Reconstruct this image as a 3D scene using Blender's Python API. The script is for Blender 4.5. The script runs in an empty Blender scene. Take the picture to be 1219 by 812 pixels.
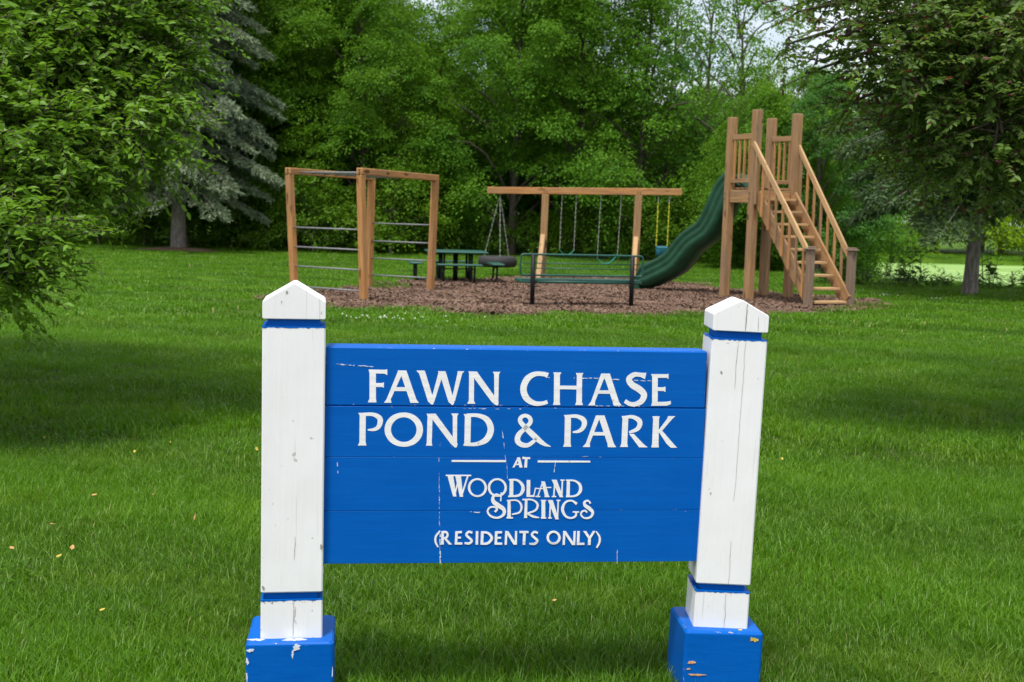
import bpy, bmesh, math, random
import numpy as np
from mathutils import Vector, Matrix, Euler

R_ = math.radians
random.seed(7)
rng = np.random.default_rng(11)
S = bpy.context.scene
COL = S.collection

# ------------------------------------------------------------------ camera, sky, sun, exposure
CAM_H = 1.42
PITCH = math.atan(154 / 1500.0)
ROLL = R_(1.5)
cd = bpy.data.cameras.new('camera')
cam = bpy.data.objects.new('camera', cd)
COL.objects.link(cam)
fw = Vector((0, math.cos(PITCH), -math.sin(PITCH)))
r0 = Vector((1, 0, 0)); u0 = r0.cross(fw)
cr = r0 * math.cos(ROLL) + u0 * math.sin(ROLL)
cu = -r0 * math.sin(ROLL) + u0 * math.cos(ROLL)
M3 = Matrix((cr, cu, -fw)).transposed()
cam.matrix_world = Matrix.Translation((0, 0, CAM_H)) @ M3.to_4x4()
cd.sensor_width = 36.0
cd.lens = 36.0 * 1500 / 1219
cd.clip_start = 0.05
cd.clip_end = 2000
cd.dof.use_dof = True
cd.dof.focus_distance = 3.7
cd.dof.aperture_fstop = 9.0
S.camera = cam

SUN_EL, SUN_AZ = R_(69), R_(205)      # azimuth measured from +Y clockwise: behind the camera, a little left
W = bpy.data.worlds.new('World'); S.world = W; W.use_nodes = True
nt = W.node_tree; nt.nodes.clear()
wo = nt.nodes.new('ShaderNodeOutputWorld'); bg = nt.nodes.new('ShaderNodeBackground')
sky = nt.nodes.new('ShaderNodeTexSky'); sky.sky_type = 'NISHITA'; sky.sun_disc = False
sky.sun_elevation = SUN_EL; sky.sun_rotation = SUN_AZ
tc = nt.nodes.new('ShaderNodeTexCoord'); mp = nt.nodes.new('ShaderNodeMapping')
mp.inputs['Scale'].default_value = (1, 1, 2.2); mp.inputs['Location'].default_value = (0.35, 0.1, 0.2)
nz = nt.nodes.new('ShaderNodeTexNoise'); nz.inputs['Scale'].default_value = 2.6; nz.inputs['Detail'].default_value = 6
rp = nt.nodes.new('ShaderNodeValToRGB')
rp.color_ramp.elements[0].position = 0.36; rp.color_ramp.elements[1].position = 0.52
mx = nt.nodes.new('ShaderNodeMix'); mx.data_type = 'RGBA'
mx.inputs['B'].default_value = (8.6, 8.8, 9.2, 1)
L = nt.links
L.new(tc.outputs['Generated'], mp.inputs['Vector']); L.new(mp.outputs[0], nz.inputs['Vector'])
L.new(nz.outputs['Fac'], rp.inputs['Fac']); L.new(rp.outputs['Color'], mx.inputs['Factor'])
L.new(sky.outputs[0], mx.inputs['A']); L.new(mx.outputs['Result'], bg.inputs['Color'])
bg.inputs['Strength'].default_value = 0.112
L.new(bg.outputs[0], wo.inputs['Surface'])

sd = bpy.data.lights.new('sun', 'SUN'); sd.energy = 3.4; sd.angle = R_(10); sd.color = (1.0, 0.97, 0.92)
sun = bpy.data.objects.new('sun', sd); COL.objects.link(sun)
sdir = Vector((math.sin(SUN_AZ) * math.cos(SUN_EL), math.cos(SUN_AZ) * math.cos(SUN_EL), math.sin(SUN_EL)))
sun.rotation_euler = sdir.to_track_quat('Z', 'Y').to_euler()
sun.location = (0, -20, 40)
S.view_settings.view_transform = 'Standard'; S.view_settings.look = 'None'
S.view_settings.gamma = 1; S.view_settings.exposure = 0.38
S.render.engine = 'CYCLES'
S.cycles.max_bounces = 6; S.cycles.diffuse_bounces = 3; S.cycles.glossy_bounces = 2
S.cycles.transmission_bounces = 3; S.cycles.transparent_max_bounces = 4

# ------------------------------------------------------------------ materials
class NM:
    """small node-material writer"""
    def __init__(s, name):
        s.m = bpy.data.materials.new(name); s.m.use_nodes = True
        s.t = s.m.node_tree; s.t.nodes.clear()
        s.out = s.n('ShaderNodeOutputMaterial')
    def n(s, k, **kw):
        x = s.t.nodes.new(k)
        for a, b in kw.items(): setattr(x, a, b)
        return x
    def l(s, a, b): s.t.links.new(a, b)
    def val(s, sock, v):
        if isinstance(v, bpy.types.NodeSocket): s.l(v, sock)
        else: sock.default_value = v
    def attr(s, name): return s.n('ShaderNodeAttribute', attribute_name=name)
    def coord(s, k='Object'): return s.n('ShaderNodeTexCoord').outputs[k]
    def pos(s): return s.n('ShaderNodeNewGeometry').outputs['Position']
    def map(s, v, scale=(1, 1, 1), loc=(0, 0, 0), rot=(0, 0, 0)):
        x = s.n('ShaderNodeMapping'); s.l(v, x.inputs[0])
        x.inputs['Scale'].default_value = scale; x.inputs['Location'].default_value = loc; x.inputs['Rotation'].default_value = rot
        return x.outputs[0]
    def noise(s, v, scale, detail=3, rough=.5):
        x = s.n('ShaderNodeTexNoise'); s.l(v, x.inputs['Vector'])
        x.inputs['Scale'].default_value = scale; x.inputs['Detail'].default_value = detail; x.inputs['Roughness'].default_value = rough
        return x.outputs['Fac']
    def math(s, op, a, b=0.0, clamp=False):
        x = s.n('ShaderNodeMath', operation=op); x.use_clamp = clamp
        s.val(x.inputs[0], a); s.val(x.inputs[1], b); return x.outputs[0]
    def ramp(s, f, a, b, c0=(0, 0, 0, 1), c1=(1, 1, 1, 1)):
        x = s.n('ShaderNodeValToRGB'); s.l(f, x.inputs[0])
        e = x.color_ramp.elements; e[0].position = a; e[1].position = b; e[0].color = c0; e[1].color = c1
        return x.outputs[0]
    def mix(s, f, a, b, mode='MIX'):
        x = s.n('ShaderNodeMix', data_type='RGBA', blend_type=mode)
        s.val(x.inputs['Factor'], f); s.val(x.inputs['A'], a); s.val(x.inputs['B'], b); return x.outputs['Result']
    def bump(s, h, strength=.3, dist=.01):
        x = s.n('ShaderNodeBump'); s.l(h, x.inputs['Height'])
        x.inputs['Strength'].default_value = strength; x.inputs['Distance'].default_value = dist
        return x.outputs[0]
    def bsdf(s, col, rough=.6, metal=0., normal=None, spec=.5):
        x = s.n('ShaderNodeBsdfPrincipled')
        s.val(x.inputs['Base Color'], col); s.val(x.inputs['Roughness'], rough); x.inputs['Metallic'].default_value = metal
        x.inputs['Specular IOR Level'].default_value = spec
        if normal is not None: s.l(normal, x.inputs['Normal'])
        return x.outputs[0]
    def done(s, sh): s.l(sh, s.out.inputs['Surface']); return s.m

def c4(r, g, b): return (r, g, b, 1)

def mat_leaf(name, dark, light, trans, tfac=.35, rough=.5, odd=None, spec=.12):
    m = NM(name)
    t = m.attr('tint').outputs['Fac']
    col = m.mix(t, c4(*dark), c4(*light))
    nz = m.noise(m.pos(), .35, 2)
    col = m.mix(m.ramp(nz, .35, .7), col, m.mix(.5, col, c4(light[0] * 1.25, light[1] * 1.05, light[2] * .9)))
    orr = m.n('ShaderNodeObjectInfo').outputs['Random']
    col = m.mix(m.math('MULTIPLY', orr, .55), col, m.mix(.5, col, c4(light[0] * .45, light[1] * .72, light[2] * 2.0)))
    if odd:
        o = m.math('GREATER_THAN', t, 1.5)
        col = m.mix(o, col, c4(*odd))
    p = m.bsdf(col, rough, spec=spec)
    tr = m.n('ShaderNodeBsdfTranslucent')
    tcol = m.mix(.5, col, c4(*trans)) if not odd else m.mix(m.math('GREATER_THAN', t, 1.5), m.mix(.5, col, c4(*trans)), c4(.2, .03, .02))
    m.l(tcol, tr.inputs['Color'])
    x = m.n('ShaderNodeMixShader'); x.inputs[0].default_value = tfac
    m.l(p, x.inputs[1]); m.l(tr.outputs[0], x.inputs[2])
    return m.done(x.outputs[0])

LEAF_WOOD = mat_leaf('wood_foliage', (.028, .092, .006), (.122, .265, .013), (.22, .47, .015))
LEAF_BUSH = mat_leaf('bush_foliage', (.034, .098, .006), (.115, .24, .012), (.21, .42, .014))
LEAF_BRIGHT = mat_leaf('bright_foliage', (.11, .22, .006), (.23, .38, .010), (.38, .56, .012), .4)
LEAF_LEFT = mat_leaf('near_foliage', (.039, .115, .008), (.145, .305, .022), (.26, .51, .016), .38, .42, spec=.35)
LEAF_RIGHT = mat_leaf('crabapple_foliage', (.048, .105, .014), (.14, .245, .036), (.23, .38, .028), .42, .45, odd=(.17, .05, .055), spec=.3)
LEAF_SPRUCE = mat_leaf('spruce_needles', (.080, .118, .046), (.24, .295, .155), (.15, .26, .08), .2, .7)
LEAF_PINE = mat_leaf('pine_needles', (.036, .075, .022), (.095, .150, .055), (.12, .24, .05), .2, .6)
LEAF_WEED = mat_leaf('weed_foliage', (.035, .09, .015), (.09, .18, .03), (.14, .28, .03))

def mat_bark(name, a, b):
    m = NM(name); v = m.map(m.coord(), (6, 6, 1.2))
    n = m.noise(v, 4, 5, .65)
    return m.done(m.bsdf(m.mix(m.ramp(n, .35, .65), c4(*a), c4(*b)), .9, normal=m.bump(n, .6, .03), spec=.2))
LEAF_COOL = mat_leaf('cool_wood_foliage', (.026, .080, .012), (.092, .215, .028), (.16, .39, .03))
BARK = mat_bark('bark', (.045, .035, .026), (.14, .115, .09))
BARK_GREY = mat_bark('grey_bark', (.10, .085, .075), (.26, .235, .21))

def grass_color(m, t):
    col = m.mix(t, c4(.015, .056, .001), c4(.127, .280, .008))
    col = m.mix(m.ramp(t, .86, .95), col, c4(.26, .40, .10))  # highlights on the blades, painted as a pale tint
    p = m.pos()
    big = m.noise(p, .33, 3)
    col = m.mix(m.ramp(big, .38, .64), col, m.mix(.62, col, c4(.026, .085, .001)))
    yel = m.noise(m.map(p, (1, 1, 1), (7, 3, 0)), 1.1, 4, .6)
    col = m.mix(m.math('MULTIPLY', m.ramp(yel, .52, .72), .5), col, c4(.20, .30, .02))
    # mowing stripes: light off blades leaning either way, painted as alternating colour
    w = m.n('ShaderNodeTexWave', wave_type='BANDS', bands_direction='Y')
    m.l(m.map(p, (1, 1, 1), rot=(0, 0, R_(20))), w.inputs['Vector'])
    w.inputs['Scale'].default_value = .16; w.inputs['Distortion'].default_value = .6
    col = m.mix(m.math('MULTIPLY', w.outputs['Fac'], .45), col, c4(.115, .270, .005))
    return col

def mat_grass():
    m = NM('grass_blades')
    t = m.attr('tint').outputs['Fac']
    col = grass_color(m, t)
    dry = m.math('GREATER_THAN', t, 1.5)
    col = m.mix(dry, col, c4(.36, .32, .14))
    p = m.bsdf(col, .38, spec=.24)
    tr = m.n('ShaderNodeBsdfTranslucent'); m.l(m.mix(.5, col, c4(.21, .50, .006)), tr.inputs['Color'])
    x = m.n('ShaderNodeMixShader'); x.inputs[0].default_value = .35
    m.l(p, x.inputs[1]); m.l(tr.outputs[0], x.inputs[2])
    return m.done(x.outputs[0])
GRASS = mat_grass()

def mat_ground():
    m = NM('lawn_ground')
    p = m.pos()
    t = m.noise(m.map(p, (1, 1, 1)), 9, 5, .7)
    col = grass_color(m, m.ramp(t, .3, .7))
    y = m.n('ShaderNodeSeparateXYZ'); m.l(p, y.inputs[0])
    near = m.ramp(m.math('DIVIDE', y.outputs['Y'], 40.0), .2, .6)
    soil_and_shade = m.mix(m.noise(p, 30, 4), c4(.022, .035, .005), c4(.04, .065, .008))
    col = m.mix(near, soil_and_shade, m.mix(.5, col, soil_and_shade))  # bare soil up close; farther off it paints in the grass's missing self-shadowing
    return m.done(m.bsdf(col, .9, normal=m.bump(t, .5, .05), spec=.1))
GROUND = mat_ground()

def mat_mulch(name, chips):
    m = NM(name)
    if chips:
        t = m.attr('tint').outputs['Fac']
    else:
        t = m.ramp(m.noise(m.pos(), 45, 4, .7), .3, .7)
    col = m.mix(t, c4(.100, .060, .040), c4(.250, .166, .120))
    if chips:
        col = m.mix(m.math('GREATER_THAN', t, 1.5), col, c4(.58, .46, .33))
    col = m.mix(m.ramp(m.noise(m.pos(), .9, 3), .4, .7), col, m.mix(.4, col, c4(.12, .07, .055)))
    return m.done(m.bsdf(col, .9, spec=.15))
MULCH = mat_mulch('mulch_chips', True); MULCH_BED = mat_mulch('mulch_bed', False)

def mat_wood(name, a, b, grey=.0):
    m = NM(name)
    g = m.attr('grain').outputs['Vector']
    n1 = m.noise(m.map(g, (1.3, 22, 22)), 1.6, 5, .6)
    n2 = m.noise(m.map(g, (.5, 3, 3)), 2.0, 3)
    n3 = m.noise(m.map(g, (2.0, 160, 160)), 1.0, 2)
    col = m.mix(m.ramp(n1, .3, .7), c4(*a), c4(*b))
    col = m.mix(m.ramp(n2, .45, .75), col, m.mix(.45, col, c4(.16, .12, .095)))
    crack = m.math('GREATER_THAN', n3, .70)
    col = m.mix(m.math('MULTIPLY', crack, .6), col, c4(.06, .035, .02))
    kn = m.noise(m.map(g, (3.0, 10, 10)), 1.0, 1, .3)
    col = m.mix(m.ramp(kn, .70, .76), col, c4(a[0] * .35, a[1] * .33, a[2] * .33))
    if grey: col = m.mix(m.math('MULTIPLY', m.ramp(n2, .3, .8), grey), col, c4(.22, .19, .17))
    return m.done(m.bsdf(col, .75, normal=m.bump(n1, .35, .006), spec=.25))
WOOD_ORANGE = mat_wood('cedar_wood', (.33, .145, .046), (.54, .28, .105))
WOOD_BROWN = mat_wood('stained_wood', (.23, .122, .048), (.43, .255, .118), .12)
WOOD_LIGHT = mat_wood('pale_wood', (.40, .235, .10), (.60, .39, .20))
WOOD_GREY = mat_wood('weathered_wood', (.15, .095, .058), (.27, .185, .125), .35)

def simple(name, col, rough=.5, metal=0., nscale=0, namp=.15, spec=.5, bump=0):
    m = NM(name)
    c = c4(*col)
    nrm = None
    if nscale:
        n = m.noise(m.coord(), nscale, 4, .6)
        c = m.mix(m.ramp(n, .3, .7), c4(*[v * (1 - namp) for v in col]), c4(*[min(1, v * (1 + namp)) for v in col]))
        if bump: nrm = m.bump(n, bump, .005)
    return m.done(m.bsdf(c, rough, metal, nrm, spec))
STEEL = simple('galvanised_steel', (.22, .225, .235), .6, .35, 20)
CHAIN = simple('chain_metal', (.36, .38, .32), .6, .2, 40)
BLACK = simple('black_coated_steel', (.007, .007, .008), .55, 0, 20, .3, .25)
GREEN = simple('green_coated_steel', (.003, .070, .050), .4, 0, 20, .2)
SLIDE_GREEN = simple('green_plastic', (.006, .050, .022), .42, 0, 6, .25, .35)
RUBBER = simple('tyre_rubber', (.020, .0195, .021), .75, 0, 20, .3)
YELLOW = simple('yellow_coated_chain', (.50, .52, .02), .45)
TEAL = simple('blue_green_plastic', (.008, .12, .16), .45, 0, 10, .2)
MINT = simple('pale_green_plastic', (.03, .30, .22), .4, 0, 10, .2)
BOLT = simple('bolt_steel', (.12, .12, .12), .5, .8)
ALGAE = None
def mat_pond():
    m = NM('algae_water')
    p = m.pos()
    n = m.noise(m.map(p, (.25, 1.2, 1)), .9, 4, .6)
    col = m.mix(m.ramp(n, .35, .65), c4(.21, .37, .09), c4(.32, .47, .16))
    return m.done(m.bsdf(col, m.ramp(n, .3, .7, c4(.25, .25, .25), c4(.6, .6, .6)), spec=.2))
POND = mat_pond()

def edge_dist(m, dims):
    """distance to the nearest box edge on the surface of a box centred on the part's own origin"""
    ab = m.n('ShaderNodeVectorMath', operation='ABSOLUTE'); m.l(m.coord(), ab.inputs[0])
    s = m.n('ShaderNodeSeparateXYZ'); m.l(ab.outputs[0], s.inputs[0])
    d = [m.math('SUBTRACT', dims[i] / 2, s.outputs[i]) for i in range(3)]
    mn = m.math('MINIMUM', m.math('MINIMUM', d[0], d[1]), d[2])
    mxx = m.math('MAXIMUM', m.math('MAXIMUM', d[0], d[1]), d[2])
    tot = m.math('ADD', m.math('ADD', d[0], d[1]), d[2])
    return m.math('SUBTRACT', m.math('SUBTRACT', tot, mn), mxx)

def mat_blue(name, dims, grain=(2, 30, 30), wear=1.0, seed=0.):
    m = NM(name)
    o = m.map(m.coord(), (1, 1, 1), (seed, seed * 1.7, seed * .6))
    n1 = m.noise(m.map(o, grain), 2.0, 5, .65)
    n2 = m.noise(m.map(o, (1, 1, 1)), 4.0, 5, .6)
    col = m.mix(m.ramp(n1, .3, .75), c4(.0002, .088, .40), c4(.0004, .106, .455))
    col = m.mix(m.math('MULTIPLY', m.ramp(n2, .4, .75), .3), col, c4(.0005, .125, .49))
    if dims:
        e = edge_dist(m, dims)
        chip = m.noise(m.map(o, (14, 26, 26)), 3.0, 5, .75)
        th = m.math('SUBTRACT', .80, m.math('MULTIPLY', m.math('MULTIPLY', .13 * wear, 1.0), m.math('SUBTRACT', 1.0, m.math('MULTIPLY', e, 60.0), True)))
        mask = m.math('GREATER_THAN', chip, th)
        und = m.mix(m.noise(o, 30, 2), c4(.62, .58, .52), c4(.42, .30, .20))
        col = m.mix(mask, col, und)
    hair = m.noise(m.map(o, (grain[0] * .6, grain[1] * 4, grain[2] * 4)), 2.0, 3, .5)
    col = m.mix(m.math('MULTIPLY', m.math('GREATER_THAN', hair, .76), .3), col, c4(.0005, .04, .22))
    h = m.math('ADD', n1, m.math('MULTIPLY', hair, .5))
    return m.done(m.bsdf(col, m.ramp(n2, .3, .7, c4(.36, .36, .36), c4(.5, .5, .5)), normal=m.bump(h, .16, .003), spec=.10))

def mat_white(name, dims=None, seed=0., vertical=True):
    m = NM(name)
    o = m.map(m.coord(), (1, 1, 1), (seed, seed * 2.3, seed))
    g = (34, 34, 2.2) if vertical else (2.2, 34, 34)
    n1 = m.noise(m.map(o, g), 1.5, 5, .6)
    n2 = m.noise(o, 6, 4, .6)
    col = m.mix(m.ramp(n2, .35, .75), c4(.825, .818, .825), c4(.77, .757, .757))
    hair = m.noise(m.map(o, (g[0] * 2.2, g[1] * 2.2, g[2] * .7)), 1.5, 3, .5)
    col = m.mix(m.math('MULTIPLY', m.ramp(hair, .66, .74), .45), col, c4(.34, .32, .29))
    spots = m.noise(o, 38, 2, .4)
    col = m.mix(m.math('MULTIPLY', m.ramp(spots, .735, .77), .55), col, c4(.27, .25, .22))
    if dims:
        e = edge_dist(m, dims)
        chip = m.noise(m.map(o, (30, 30, 18)), 3.0, 5, .75)
        th = m.math('SUBTRACT', .86, m.math('MULTIPLY', .25, m.math('SUBTRACT', 1.0, m.math('MULTIPLY', e, 75.0), True)))
        col = m.mix(m.math('GREATER_THAN', chip, th), col, c4(.36, .33, .27))
    h = m.math('ADD', n1, m.math('MULTIPLY', hair, .6))
    return m.done(m.bsdf(col, .5, normal=m.bump(h, .3, .004), spec=.4))
LETTER = mat_white('letter_paint', None, 3.1, False)
CRACK = simple('crack_gap', (.30, .28, .25), .9, spec=.1)
LICHEN = simple('yellow_lichen', (.62, .44, .05), .9, 0, 30, .35, .1, .5)
BARE = simple('bare_wood_chip', (.60, .33, .13), .85, 0, 40, .4, .1)
SCRATCH = simple('flaked_paint', (.62, .66, .72), .7, 0, 60, .25, .2)

# ------------------------------------------------------------------ mesh builder
class MB:
    def __init__(s): s.v = []; s.f = []; s.g = []
    def add(s, vs, fs, gr=None):
        b = len(s.v)
        s.v += [tuple(x) for x in vs]; s.f += [tuple(b + i for i in q) for q in fs]
        s.g += [tuple(x) for x in (gr if gr is not None else vs)]
        return s
    def beam(s, p0, p1, w, t, ref=(0, 0, 1), ch=.006):
        p0 = Vector(p0); p1 = Vector(p1); a = (p1 - p0); Ln = a.length; a.normalize()
        ref = Vector(ref)
        if abs(a.dot(ref)) > .98: ref = Vector((0, 1, 0)) if abs(a.y) < .9 else Vector((1, 0, 0))
        sd = a.cross(ref).normalized(); up = sd.cross(a).normalized()
        hw, ht = w / 2, t / 2; ch = min(ch, hw * .8, ht * .8, Ln * .3)
        prof = [(-hw + ch, -ht), (hw - ch, -ht), (hw, -ht + ch), (hw, ht - ch), (hw - ch, ht), (-hw + ch, ht), (-hw, ht - ch), (-hw, -ht + ch)]
        k1, k2 = 1 - ch / hw, 1 - ch / ht
        rings = [(0, k1, k2), (ch, 1, 1), (Ln - ch, 1, 1), (Ln, k1, k2)]
        seed = random.random() * 9
        vs = []; gr = []
        for d, a1, a2 in rings:
            for x, y in prof:
                vs.append(p0 + a * d + sd * x * a1 + up * y * a2); gr.append((d + seed, x + seed, y + seed * .7))
        fs = [(i + r * 8, (i + 1) % 8 + r * 8, (i + 1) % 8 + r * 8 + 8, i + r * 8 + 8) for r in range(3) for i in range(8)]
        fs += [tuple(range(7, -1, -1)), tuple(range(24, 32))]
        return s.add(vs, fs, gr)
    def box(s, c, size, rz=0., ch=.006):
        d = Vector((size[0] / 2, 0, 0)); d.rotate(Euler((0, 0, rz)))
        c = Vector(c)
        return s.beam(c - d, c + d, size[1], size[2], (0, 0, 1), ch)
    def tube(s, pts, r, n=8, closed=False, cap=True):
        pts = [Vector(p) for p in pts]; N = len(pts)
        rr = r if isinstance(r, (list, tuple)) else [r] * N
        vs = []; prev = None
        for i, p in enumerate(pts):
            if closed: t = pts[(i + 1) % N] - pts[i - 1]
            else: t = pts[min(i + 1, N - 1)] - pts[max(i - 1, 0)]
            t.normalize()
            if prev is None:
                ref = Vector((0, 0, 1)) if abs(t.z) < .9 else Vector((1, 0, 0))
                nn = t.cross(ref).normalized()
            else:
                nn = (prev - t * prev.dot(t)).normalized()
            prev = nn; bb = t.cross(nn)
            for k in range(n):
                a = 2 * math.pi * k / n
                vs.append(p + (nn * math.cos(a) + bb * math.sin(a)) * rr[i])
        fs = []
        for i in range(N if closed else N - 1):
            j = (i + 1) % N
            for k in range(n): fs.append((i * n + k, i * n + (k + 1) % n, j * n + (k + 1) % n, j * n + k))
        if not closed and cap: fs += [tuple(range(n - 1, -1, -1)), tuple(range((N - 1) * n, N * n))]
        return s.add(vs, fs)
    def prism(s, poly, ext):
        """closed prism: polygon points and an extrusion vector"""
        n = len(poly); e = Vector(ext); vs = [Vector(p) for p in poly]; vs += [p + e for p in vs]
        fs = [tuple(range(n - 1, -1, -1)), tuple(range(n, 2 * n))] + [(i, (i + 1) % n, n + (i + 1) % n, n + i) for i in range(n)]
        return s.add(vs, fs)
    def build(s, name, m, parent=None, loc=None, smooth=False, bevel=0., **kw):
        off = Vector(loc) if loc is not None else Vector((0, 0, 0))
        me = bpy.data.meshes.new(name)
        me.from_pydata([tuple(Vector(v) - off) for v in s.v], [], s.f)
        bm = bmesh.new(); bm.from_mesh(me); bmesh.ops.recalc_face_normals(bm, faces=bm.faces)
        bm.to_mesh(me); bm.free()
        at = me.attributes.new('grain', 'FLOAT_VECTOR', 'POINT')
        at.data.foreach_set('vector', np.array(s.g, dtype=np.float32).ravel())
        me.materials.append(m)
        if smooth: me.polygons.foreach_set('use_smooth', [True] * len(me.polygons))
        o = bpy.data.objects.new(name, me); COL.objects.link(o)
        if parent is not None: o.parent = parent
        o.location = off
        if bevel:
            b = o.modifiers.new('bevel', 'BEVEL'); b.width = bevel; b.segments = 2; b.limit_method = 'ANGLE'
        for k, v in kw.items(): o[k] = v
        return o

def thing(name, loc, label, cat, group=None, rz=0.):
    o = bpy.data.objects.new(name, None); COL.objects.link(o)
    o.location = loc; o.rotation_euler = (0, 0, rz); o.empty_display_size = .2
    o['label'] = label; o['category'] = cat
    if group: o['group'] = group
    return o
def tag(o, label, cat, group=None):
    o['label'] = label; o['category'] = cat
    if group: o['group'] = group
    return o
def copy_tree(o, parent=None):
    c = o.copy(); COL.objects.link(c)
    if parent is not None: c.parent = parent
    for ch in list(o.children): copy_tree(ch, c)
    return c

def np_mesh(name, V, F, m, tint=None, parent=None, loc=None, smooth=False, **kw):
    """fast mesh from arrays; F is (n,3) or (n,4)"""
    me = bpy.data.meshes.new(name)
    V = np.asarray(V, np.float32); F = np.asarray(F, np.int32); k = F.shape[1]
    me.vertices.add(len(V)); me.vertices.foreach_set('co', V.ravel())
    me.loops.add(F.size); me.loops.foreach_set('vertex_index', F.ravel())
    me.polygons.add(len(F)); me.polygons.foreach_set('loop_start', np.arange(0, F.size, k, dtype=np.int32))
    me.polygons.foreach_set('loop_total', np.full(len(F), k, np.int32))
    me.update(calc_edges=True)
    if tint is not None:
        at = me.attributes.new('tint', 'FLOAT', 'POINT'); at.data.foreach_set('value', np.asarray(tint, np.float32))
    me.materials.append(m)
    if smooth: me.polygons.foreach_set('use_smooth', np.ones(len(F), bool))
    o = bpy.data.objects.new(name, me); COL.objects.link(o)
    if parent is not None: o.parent = parent
    if loc is not None: o.location = loc
    for a, b in kw.items(): o[a] = b
    return o

# ------------------------------------------------------------------ ground
BED = [(-3.70, 18.95), (-3.2, 18.24), (-2.74, 17.79), (-2.12, 17.54), (-1.28, 17.37), (-.58, 17.17), (.46, 17.22), (1.76, 17.63), (3.61, 18.67), (5.11, 19.64), (6.04, 20.83), (6.11, 21.82), (5.81, 22.98), (5.25, 23.94), (4.46, 24.9), (3.8, 26.02), (3.1, 27.61), (1.65, 27.93), (.53, 27.73), (-.2, 26.34), (-1.04, 25.6), (-1.79, 24.8), (-2.5, 23.2), (-2.97, 21.4), (-3.39, 20.4), (-3.76, 19.7)]
def smooth_poly(P, k=6):
    out = []; n = len(P)
    for i in range(n):
        p0, p1, p2, p3 = [np.array(P[(i + j) % n]) for j in (-1, 0, 1, 2)]
        for t in np.linspace(0, 1, k, endpoint=False):
            out.append(.5 * ((2 * p1) + (-p0 + p2) * t + (2 * p0 - 5 * p1 + 4 * p2 - p3) * t * t + (-p0 + 3 * p1 - 3 * p2 + p3) * t ** 3))
    return np.array(out)
BEDS = smooth_poly(BED)
BEDS = BEDS + rng.normal(0, .035, BEDS.shape)
def in_poly(x, y, P):
    ins = np.zeros(np.shape(x), bool); j = len(P) - 1
    for i in range(len(P)):
        xi, yi = P[i]; xj, yj = P[j]
        c = ((yi > y) != (yj > y)) & (x < (xj - xi) * (y - yi) / (yj - yi + 1e-12) + xi)
        ins ^= c; j = i
    return ins
PC, PR = (27.0, 40.3), (19.5, 11.5)
def pond_f(x, y): return (np.abs((x - PC[0]) / PR[0]) ** 4 + np.abs((y - PC[1]) / PR[1]) ** 4) ** .25
def hgt(x, y):
    f = pond_f(np.asarray(x, float), np.asarray(y, float))
    k = np.clip((1.06 - f) / .16, 0, 1); k = k * k * (3 - 2 * k)
    return -1.0 * k
xs = np.unique(np.concatenate([np.linspace(-500, -40, 10), np.arange(-40, 60.1, .75), np.linspace(60, 500, 10)]))
ys = np.unique(np.concatenate([np.linspace(-120, -8, 8), np.arange(-8, 66.1, .75), np.linspace(66, 800, 12)]))
X, Y = np.meshgrid(xs, ys); Z = hgt(X, Y)
V = np.stack([X.ravel(), Y.ravel(), Z.ravel()], 1); nx, ny = len(xs), len(ys)
I = (np.arange(ny - 1)[:, None] * nx + np.arange(nx - 1)[None, :]).ravel()
F = np.stack([I, I + 1, I + 1 + nx, I + nx], 1)
np_mesh('ground', V, F, GROUND, smooth=True, kind='structure')
# pond water
a = np.linspace(0, 2 * np.pi, 96, endpoint=False)
ce, se = np.cos(a), np.sin(a)
px_ = PC[0] + PR[0] * 1.02 * np.sign(ce) * np.abs(ce) ** .5; py_ = PC[1] + PR[1] * 1.02 * np.sign(se) * np.abs(se) ** .5
mb = MB(); mb.add([(x, y, -.25) for x, y in zip(px_, py_)], [tuple(range(96))])
mb.build('pond_water', POND, kind='structure')

# mulch bed: a low mound with a ragged edge
cen = BEDS.mean(0); vs = []; n = len(BEDS)
rings = [(1.0, .004), (.97, .008), (.85, .011), (.6, .014), (.3, .015)]
for k, z in rings:
    for p in BEDS: vs.append((*(cen + (p - cen) * k), z))
vs.append((*cen, .015))
fs = [(r * n + i, r * n + (i + 1) % n, (r + 1) * n + (i + 1) % n, (r + 1) * n + i) for r in range(len(rings) - 1) for i in range(n)]
fs += [((len(rings) - 1) * n + i, (len(rings) - 1) * n + (i + 1) % n, len(vs) - 1) for i in range(n)]
mb = MB(); mb.add(vs, fs); mb.build('mulch_bed', MULCH_BED, smooth=True, kind='structure')

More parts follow.
